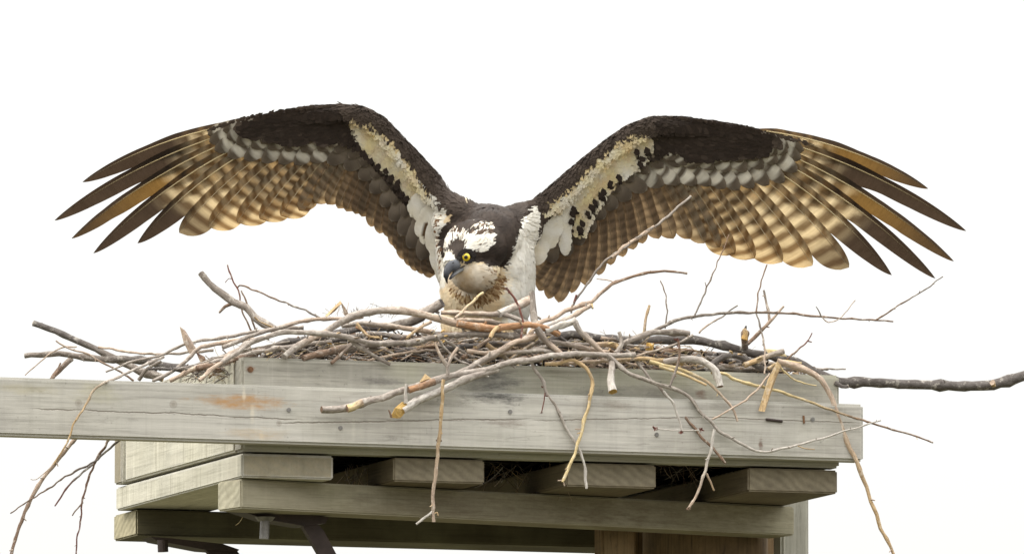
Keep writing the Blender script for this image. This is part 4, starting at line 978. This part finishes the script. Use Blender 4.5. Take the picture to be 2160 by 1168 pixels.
PCH = [(942, 600), (950, 583), (965, 568), (979, 558), (996, 556), (1013, 557), (1032, 561), (1043, 572), (1041, 589), (1030, 604), (1018, 614), (994, 622), (974, 612), (955, 604)]
PNK = [(950, 600), (960, 604), (974, 612), (994, 622), (1018, 614), (1036, 600), (1042, 580), (1052, 575), (1062, 585), (1060, 604), (1046, 622), (1028, 634), (1010, 642), (992, 640), (972, 630), (956, 614)]
PDK = [(928, 560), (934, 560), (940, 548), (936, 540), (932, 500), (938, 480), (952, 462), (968, 440), (985, 425), (1120, 425), (1115, 440), (1100, 462), (1092, 478), (1086, 500), (1082, 520), (1074, 540), (1068, 556), (1058, 566), (1045, 562), (1030, 560), (1012, 556), (1000, 552), (990, 548), (975, 552), (966, 552), (960, 545)]
BW = (.89, .87, .81)
def bodycol(x, y, z, nrm_away, j=1.):
    jx = x + nz(x, y, 3, .2) * 4.5 * j; jy = y + nz(x, y, 9, .2) * 4.5 * j
    n1 = nz(x, y, z * .3, .06)
    if nrm_away or z < -60: return lerp(BROWN, DARK, .35 + .5 * n1) if y < 640 else lerp(WHITE, CREAM, .3)
    if x < 925 or (x < 985 and y < 448): 
        if x > 880 and y > interp(LEADL, x) + 40 + nz(x, y, 3, .2) * 10: return WHITE
        return wingcol(x, y, 2.2)
    if x > 1135 or (x > 1105 and y < 436): return wingcol(x, y, 2.2)
    if z > 50:
        if inpoly(jx, jy, PW1) or inpoly(jx, jy, PW2): 
            if nz(x, y, 1, .3) > .42 or (y < 496 and nz(x, y, 12, .2) > .0): return (.10, .065, .045)
            return lerp(BW, (.85, .78, .62), max(0, n1))
        if (inpoly(x, y, PW1) or inpoly(x, y, PW2)) and nz(x, y, 4, .3) > -.25: return (.20, .12, .07)
        if inpoly(jx, jy, PLORE): return lerp((.70, .62, .48), BW, .5 + n1)
        if inpoly(jx, jy, PCH): return lerp(lerp(BW, (.60, .46, .28), .45), (.55, .40, .22), max(0, n1 + sm(30, 0, math.hypot(jx - 980, jy - 590)) * .9 + .15) * .9) if nz(x, y, 6, .25) < .3 or jx < 1020 else (.25, .15, .08)
        if 990 < jx < 1035 and 470 < jy < 486 and nz(x, y, 8, .22) > .12: return lerp(BW, WARM, .4)
    if z > 20 and inpoly(jx, jy, PNK):
        k = nz(x, y, 8, .24); return lerp((.19, .095, .035), (.62, .47, .27), sm(-.15, .25, k))
    if inpoly(jx, jy, PDK):
        return lerp(lerp(DARK, BROWN, .55), (.022, .015, .012), .3 + .6 * n1 + (.5 if inpoly(x, y, [(960, 530), (1000, 530), (1070, 520), (1065, 566), (1010, 560)]) else 0) * .8)
    if x < 932 + nz(x, y, 8, .2) * 6 and x > 924 + nz(x, y, 18, .2) * 5 and 450 < y < 600 and nz(x, y, 2, .22) > .1: return (.20, .11, .055)
    if x > 1058 and y < 680: return lerp(BW, (.70, .66, .56), max(0, n1 + .15)) if not (y > 560 and x < 1072) else lerp(BW, WARM, .4)
    if x < 945 and y < 600: return lerp(BW, (.72, .68, .56), .3 + n1)
    return lerp((.82, .64, .40), (.88, .78, .58), .45 + n1 * .9)
cols = []
bme.update()
vn = [v.normal.copy() for v in bme.vertices]
for v, nn in zip(bme.vertices, vn):
    x, y, z = tobird(v.co); cols.append(bodycol(x, y, z, nn.dot(CF) > .35))
ca = bme.color_attributes.new('Col', 'FLOAT_COLOR', 'POINT'); ca.data.foreach_set('color', [c for k in cols for c in (k[0], k[1], k[2], 1.)])
bme.polygons.foreach_set('use_smooth', [True] * len(bme.polygons)); bme.materials.clear(); bme.materials.append(m_plume); bme.name = 'body'
body = bpy.data.objects.new('body', bme); COL.objects.link(body); reparent(body, bird)
bvh = BVHTree.FromPolygons([v.co for v in bme.vertices], [tuple(p.vertices) for p in bme.polygons])
def surf(x, y):
    "z of the body surface under a photo pixel"
    a = bp(x, y, 400); d = (bp(x, y, -400) - a).normalized(); h = bvh.ray_cast(a, d)
    return (tobird(h[0])[2], h[1]) if h[0] is not None else (None, None)

# ---- small body feathers: thousands of little overlapping vanes that follow the flow
PL = dict(v=[], f=[], c=[], uv=[], n=[])
def vary(c_, a, b_):
    k = random.uniform(a, b_) if sum(c_) < 1 else random.uniform((a + 1.6) / 2.6, 1.03)
    return tuple(min(.9, t * k) for t in c_)
def plumelet(p, n, fl, L, w, col, lift=.25, ns=None):
    lift *= .5; ns = ns or n
    fl = (fl - n * fl.dot(n))
    if fl.length < 1e-6: return
    fl.normalize(); sd = fl.cross(n); k = len(PL['v'])
    L *= random.uniform(.8, 1.25); w *= random.uniform(.8, 1.2)
    for (a, b_, h) in ((0, 0, 0), (.45, .5, lift * .35), (.45, -.5, lift * .35), (.5, 0, lift * .62), (.85, .34, lift * .75), (.85, -.34, lift * .75), (1, 0, lift)):
        PL['v'].append(p + (fl * a * L + sd * b_ * w + n * (h * L * .6 + .1 * w)) / K); PL['c'].append(col); PL['n'].append((ns + fl * h * .4).normalized()); PL['uv'].append((a * .15 + p.x * 9, b_ + p.z * 9))
    PL['f'] += [(k + 1, k + 3, k), (k + 3, k + 2, k), (k + 4, k + 6, k + 3, k + 1), (k + 3, k + 6, k + 5, k + 2)]
beak_w = bp(946, 566, 195)
nrm_w = (-CF + CU * -.25).normalized()
polys = [p for p in bme.polygons if p.normal.dot(CF) < .45]
areas = []; acc = 0
for p in polys: acc += p.area; areas.append(acc)
import bisect
TAILDIR = bp(1020, 700, -200) - bp(1020, 500, 0)
dn = -CU
for k in range(34000):
    p = polys[bisect.bisect(areas, random.random() * acc)]; n = p.normal; q = p.center
    x, y, z = tobird(q)
    if y > 700: continue
    head = z > 62 and 915 < x < 1085 and y < 640
    if head:
        r = (q - beak_w).length * K
        if r < 36: continue
        fl = (q - beak_w).normalized() + dn * .15; s = 4.5 + min(6, (r - 28) * .08); L, w = s * 1.1, s * .42
    elif x < 925 or x > 1135:
        sgn = -1 if x < 925 else 1; fl = (dn * .8 + CR * sgn * (.35 if 760 < x < 1380 else .9)); s = 11; L, w = 13, 8
        if x < 640 or x > 1450: L, w = 9, 4
    else:
        fl = dn + CF * .3 + CR * ((x - 1020) / 400); L, w = 12, 5
        if y < 520 and z < 60: fl = CF * .5 + dn * .3 + CR * ((x - 1025) / 90)
    c_ = bodycol(x, y, z, n.dot(CF) > .35)
    if head or random.random() < .4:
        c2 = bodycol(x + random.uniform(-3, 3), y + random.uniform(-3, 3), z, n.dot(CF) > .35); c_ = lerp(c_, c2, random.uniform(.2, .5))
    arm = x < 925 or x > 1105
    plumelet(q, n, fl, L, w, vary(c_, .86, 1.08), random.uniform(.1, .35), (n * .45 + nrm_w * .55).normalized() if arm and n.dot(CF) < 0 else None)
# lesser coverts lying over the wing skin
def in_cov(x, y):
    if x < 1050:
        ly = interp(LEADL, x); d = y - ly
        if 505 < x < 735: return 4 < d and (inpoly(x, y, polyBL) or d < 26)
        if 735 <= x < 935: return d > 6 and (inpoly(x, y, polyCL) or inpoly(x, y, polyBL) or d < 55 - 0 * x)
        return 2 < d < 9 and x > 440 if x < 505 else False
    ly = interp(LEADR, x); d = y - ly
    if 1395 < x < 1640: return 4 < d and (inpoly(x, y, polyBR) or d < 26)
    if 1135 < x <= 1395: return d > 6 and (inpoly(x, y, polyCR) or inpoly(x, y, polyBR) or d < 42)
    return 2 < d < 9 and 1640 <= x < 1700
nrm_w = (-CF + CU * -.25).normalized()
cand = []
for k in range(24000):
    x = random.choice((random.uniform(440, 940), random.uniform(1130, 1710))); y = random.uniform(215, 500)
    if in_cov(x, y): cand.append((x, y))
cand = cand[:7200]
for x, y in cand:
    L_ = x < 1050; ly = interp(LEADL if L_ else LEADR, x); d = y - ly
    h = surf(x, y)[0]; zz = wz(x, y) + 15 + 12 * math.exp(-d / 22)
    if h is not None and h > zz - 10: zz = max(zz, h + 1)
    sgn = -1 if L_ else 1; hand = (x < 720 or x > 1420)
    fl = dn * .85 + CR * sgn * (1.1 if hand else .45)
    blk = lerp(wingcol(x, y), wingcol(x + random.uniform(-4, 4), y + random.uniform(-4, 4)), random.uniform(.1, .45)); isd = sum(blk) < .2
    L, w = (19, 13) if (isd and hand and d > 18) else (13, 8)
    if d < 12: L, w = 9, 5
    plumelet(bp(x, y, zz), nrm_w, fl, L, w, vary(blk, .78, 1.15), random.uniform(.05, .3))
# fringe of the dark spots as crisp little feathers
for (x, y) in SPOTS:
    for k in range(3): plumelet(bp(x + random.uniform(-2, 2), y - 5 + random.uniform(-2, 2), wz(x, y) + 30), nrm_w, dn + CR * (-.4 if x < 1050 else .4), 14, 11, DARK, .1)
pl = mkmesh('small_feathers', PL['v'], PL['f'], m_plume, cols=PL['c'], uvs=PL['uv'], smooth=True, kind='stuff'); pl.data.normals_split_custom_set_from_vertices(PL['n']); reparent(pl, bird)

# tail, folded behind the body
def tailcol(u, v, x, y): return lerp((.45, .38, .27), BROWN, bars(u, v, 7, 0) * .9)
for k in range(7):
    a = (k - 3) * 9
    zf = lambda x, y: -200 - (y - 600) * 1.6
    feather('tail_feather', (1025 + a * .4, 600), (1025 + a * 2.2, 690), 34, 34, .01, 1, tailcol, m_flight, zoff=k * 1.2, outer=.5, tround=.12, shaft=False, nu=14, nv=5, zf=zf)

# ---- beak
mb, nb, bb = newmat('horn_beak'); g = G(nb); a = g.node('ShaderNodeAttribute', attribute_name='Col')
tcb = g.node('ShaderNodeTexCoord'); vb = g.noise(tcb.outputs['Object'], 300, 3, .6)
g.link(g.mix(g.mapr(vb, .4, .7, 0, .3), a.outputs['Color'], g.mix(1., a.outputs['Color'], (.6, .6, .65, 1), 'MULTIPLY')), bb.inputs['Base Color']); bb.inputs['Roughness'].default_value = .45; bb.inputs['Specular IOR Level'].default_value = .3
def loft(name, secs, colf, n=18, parent=bird):
    "secs: (x, y, z, r_side, r_up)"
    vs = []; cs = []; fs = []
    P = [bp(s[0], s[1], s[2]) for s in secs]
    upv = None
    for i, s in enumerate(secs):
        t = (P[min(len(P) - 1, i + 1)] - P[max(0, i - 1)]).normalized()
        w = t.cross(CU * .9 - CR * .25).normalized(); u = w.cross(t).normalized()
        for j in range(n):
            a = 2 * math.pi * j / n; vs.append(P[i] + (w * math.cos(a) * s[3] + u * math.sin(a) * s[4]) * .80 / K); cs.append(colf(i / (len(secs) - 1), math.sin(a)))
    for i in range(len(secs) - 1):
        for j in range(n): fs.append((i * n + j, i * n + (j + 1) % n, (i + 1) * n + (j + 1) % n, (i + 1) * n + j))
    fs.append(tuple(range(n - 1, -1, -1))); fs.append(tuple((len(secs) - 1) * n + j for j in range(n)))
    o = mkmesh(name, vs, fs, mb, cols=cs, uvs=[(0, 0)] * len(vs)); reparent(o, parent); return o
z0 = surf(958, 556)[0] or 180
ZB_ = z0
beak = loft('upper_beak', [(972, 554, ZB_ - 22, 10, 13), (962, 557, ZB_ - 6, 12, 14), (954, 560, ZB_ + 6, 12, 14), (948, 564, ZB_ + 17, 10.5, 13.5), (944, 570, ZB_ + 26, 8.5, 12), (941.5, 577, ZB_ + 32, 6.8, 9.5), (941, 584, ZB_ + 34, 5, 7), (942, 591, ZB_ + 33, 3.2, 4.4), (943.5, 598, ZB_ + 30, 1, 1.2)],
            lambda t, s: lerp(lerp((.17, .18, .20), (.045, .048, .058), sm(.1, .38, t)), (.009, .009, .011), sm(.5, .9, t) * .9 + .1 * (s > .5)))
lb = loft('lower_beak', [(978, 566, ZB_ - 18, 9, 6), (968, 570, ZB_ - 4, 9, 6), (960, 576, ZB_ + 8, 7.5, 5.5), (954, 582, ZB_ + 16, 5.5, 4.5), (949, 588, ZB_ + 22, 3, 3)],
          lambda t, s: lerp((.24, .25, .26), (.05, .05, .06), sm(.4, .9, t)))
gape = loft('gape', [(981, 560, ZB_ - 8, 2.2, 1.6), (972, 564.5, ZB_ + 4, 2.5, 1.6), (963, 569, ZB_ + 13, 2.5, 1.5), (955, 574, ZB_ + 20, 2, 1.2)], lambda t, s: (.012, .01, .01))
no = loft('nostril', [(957, 553, ZB_ + 14, 1.2, 1.2), (954, 555.5, ZB_ + 17, 1.6, 1.4), (951.5, 558, ZB_ + 19, 1.0, 1.0)], lambda t, s: (.01, .01, .01), parent=beak)
# ---- eyes
me_, ne, be = newmat('eye'); g = G(ne); a = g.node('ShaderNodeAttribute', attribute_name='Col'); g.link(a.outputs['Color'], be.inputs['Base Color'])
be.inputs['Roughness'].default_value = .08; be.inputs['Specular IOR Level'].default_value = .6
def eye(x, y, zc, r, look, label=None):
    c = bp(x, y, zc); look = look.normalized(); bm = bmesh.new(); bmesh.ops.create_uvsphere(bm, u_segments=48, v_segments=40, radius=1)
    rot = Vector((0, 0, 1)).rotation_difference(look).to_matrix(); vs = []; cs = []
    for v in bm.verts:
        a_ = math.degrees(math.acos(max(-1, min(1, v.co.z)))); vs.append(c + (rot @ v.co) * (r / K))
        if a_ < 21: cc_ = (.006, .006, .006)
        elif a_ < 27: cc_ = lerp((.006, .006, .006), (.62, .42, .02), (a_ - 21) / 6)
        elif a_ < 50: cc_ = lerp((.86, .68, .03), (.72, .50, .02), .5 + .5 * math.sin(v.co.x * 40 + v.co.y * 33))
        elif a_ < 56: cc_ = lerp((.72, .50, .02), (.01, .008, .006), (a_ - 50) / 6)
        else: cc_ = (.01, .008, .006)
        cs.append(cc_)
    bm.verts.index_update(); fs = [tuple(v.index for v in f.verts) for f in bm.faces]; bm.free()
    o = mkmesh('eye', vs, fs, me_, cols=cs, uvs=[(0, 0)] * len(vs), label=label); reparent(o, bird); return o
ze = surf(984, 541)[0] or 175
eye(984, 542, ze - 4, 10.4, (-CF + CR * -.12 - CU * .05))
# the far eye, on the other side of the face
h2 = surf(936, 536)
zf2 = (h2[0] if h2[0] is not None else 150)
eye(936, 537, zf2 - 14, 11, (-CR * 1.0 - CF * .25))
# brow ridge of dark little feathers over the eye
PL = dict(v=[], f=[], c=[], uv=[], n=[])
for k in range(260):
    a = random.random() * 2 * math.pi; rr = random.uniform(9.5, 13.5)
    x, y = 984 + math.cos(a) * rr * 1.15, 541 + math.sin(a) * rr * .92
    if math.sin(a) > .35 and rr > 11.5: continue
    hz = surf(x, y)[0]
    if hz is None: continue
    plumelet(bp(x, y, hz + 2.5 + (2.5 if math.sin(a) < 0 else 0)), (-CF + CU * .2).normalized(), CR * math.cos(a + .5) - CU * math.sin(a + .5) + CR * .5, 6, 3.5, (.014, .010, .009), .2)
for k in range(120):
    t = random.random(); x, y = 962 + t * 32, 549 - 17 * math.sin(t * 2.6) - 3 + random.uniform(-2, 2); hz = surf(x, y)[0]
    if hz is None: continue
    plumelet(bp(x, y, hz + 4), (-CF + CU * .3).normalized(), CR + CU * .1, 8, 4, (.016, .012, .010), .2)
br = mkmesh('brow_feathers', PL['v'], PL['f'], m_plume, cols=PL['c'], uvs=PL['uv'], smooth=False, kind='stuff'); reparent(br, bird)
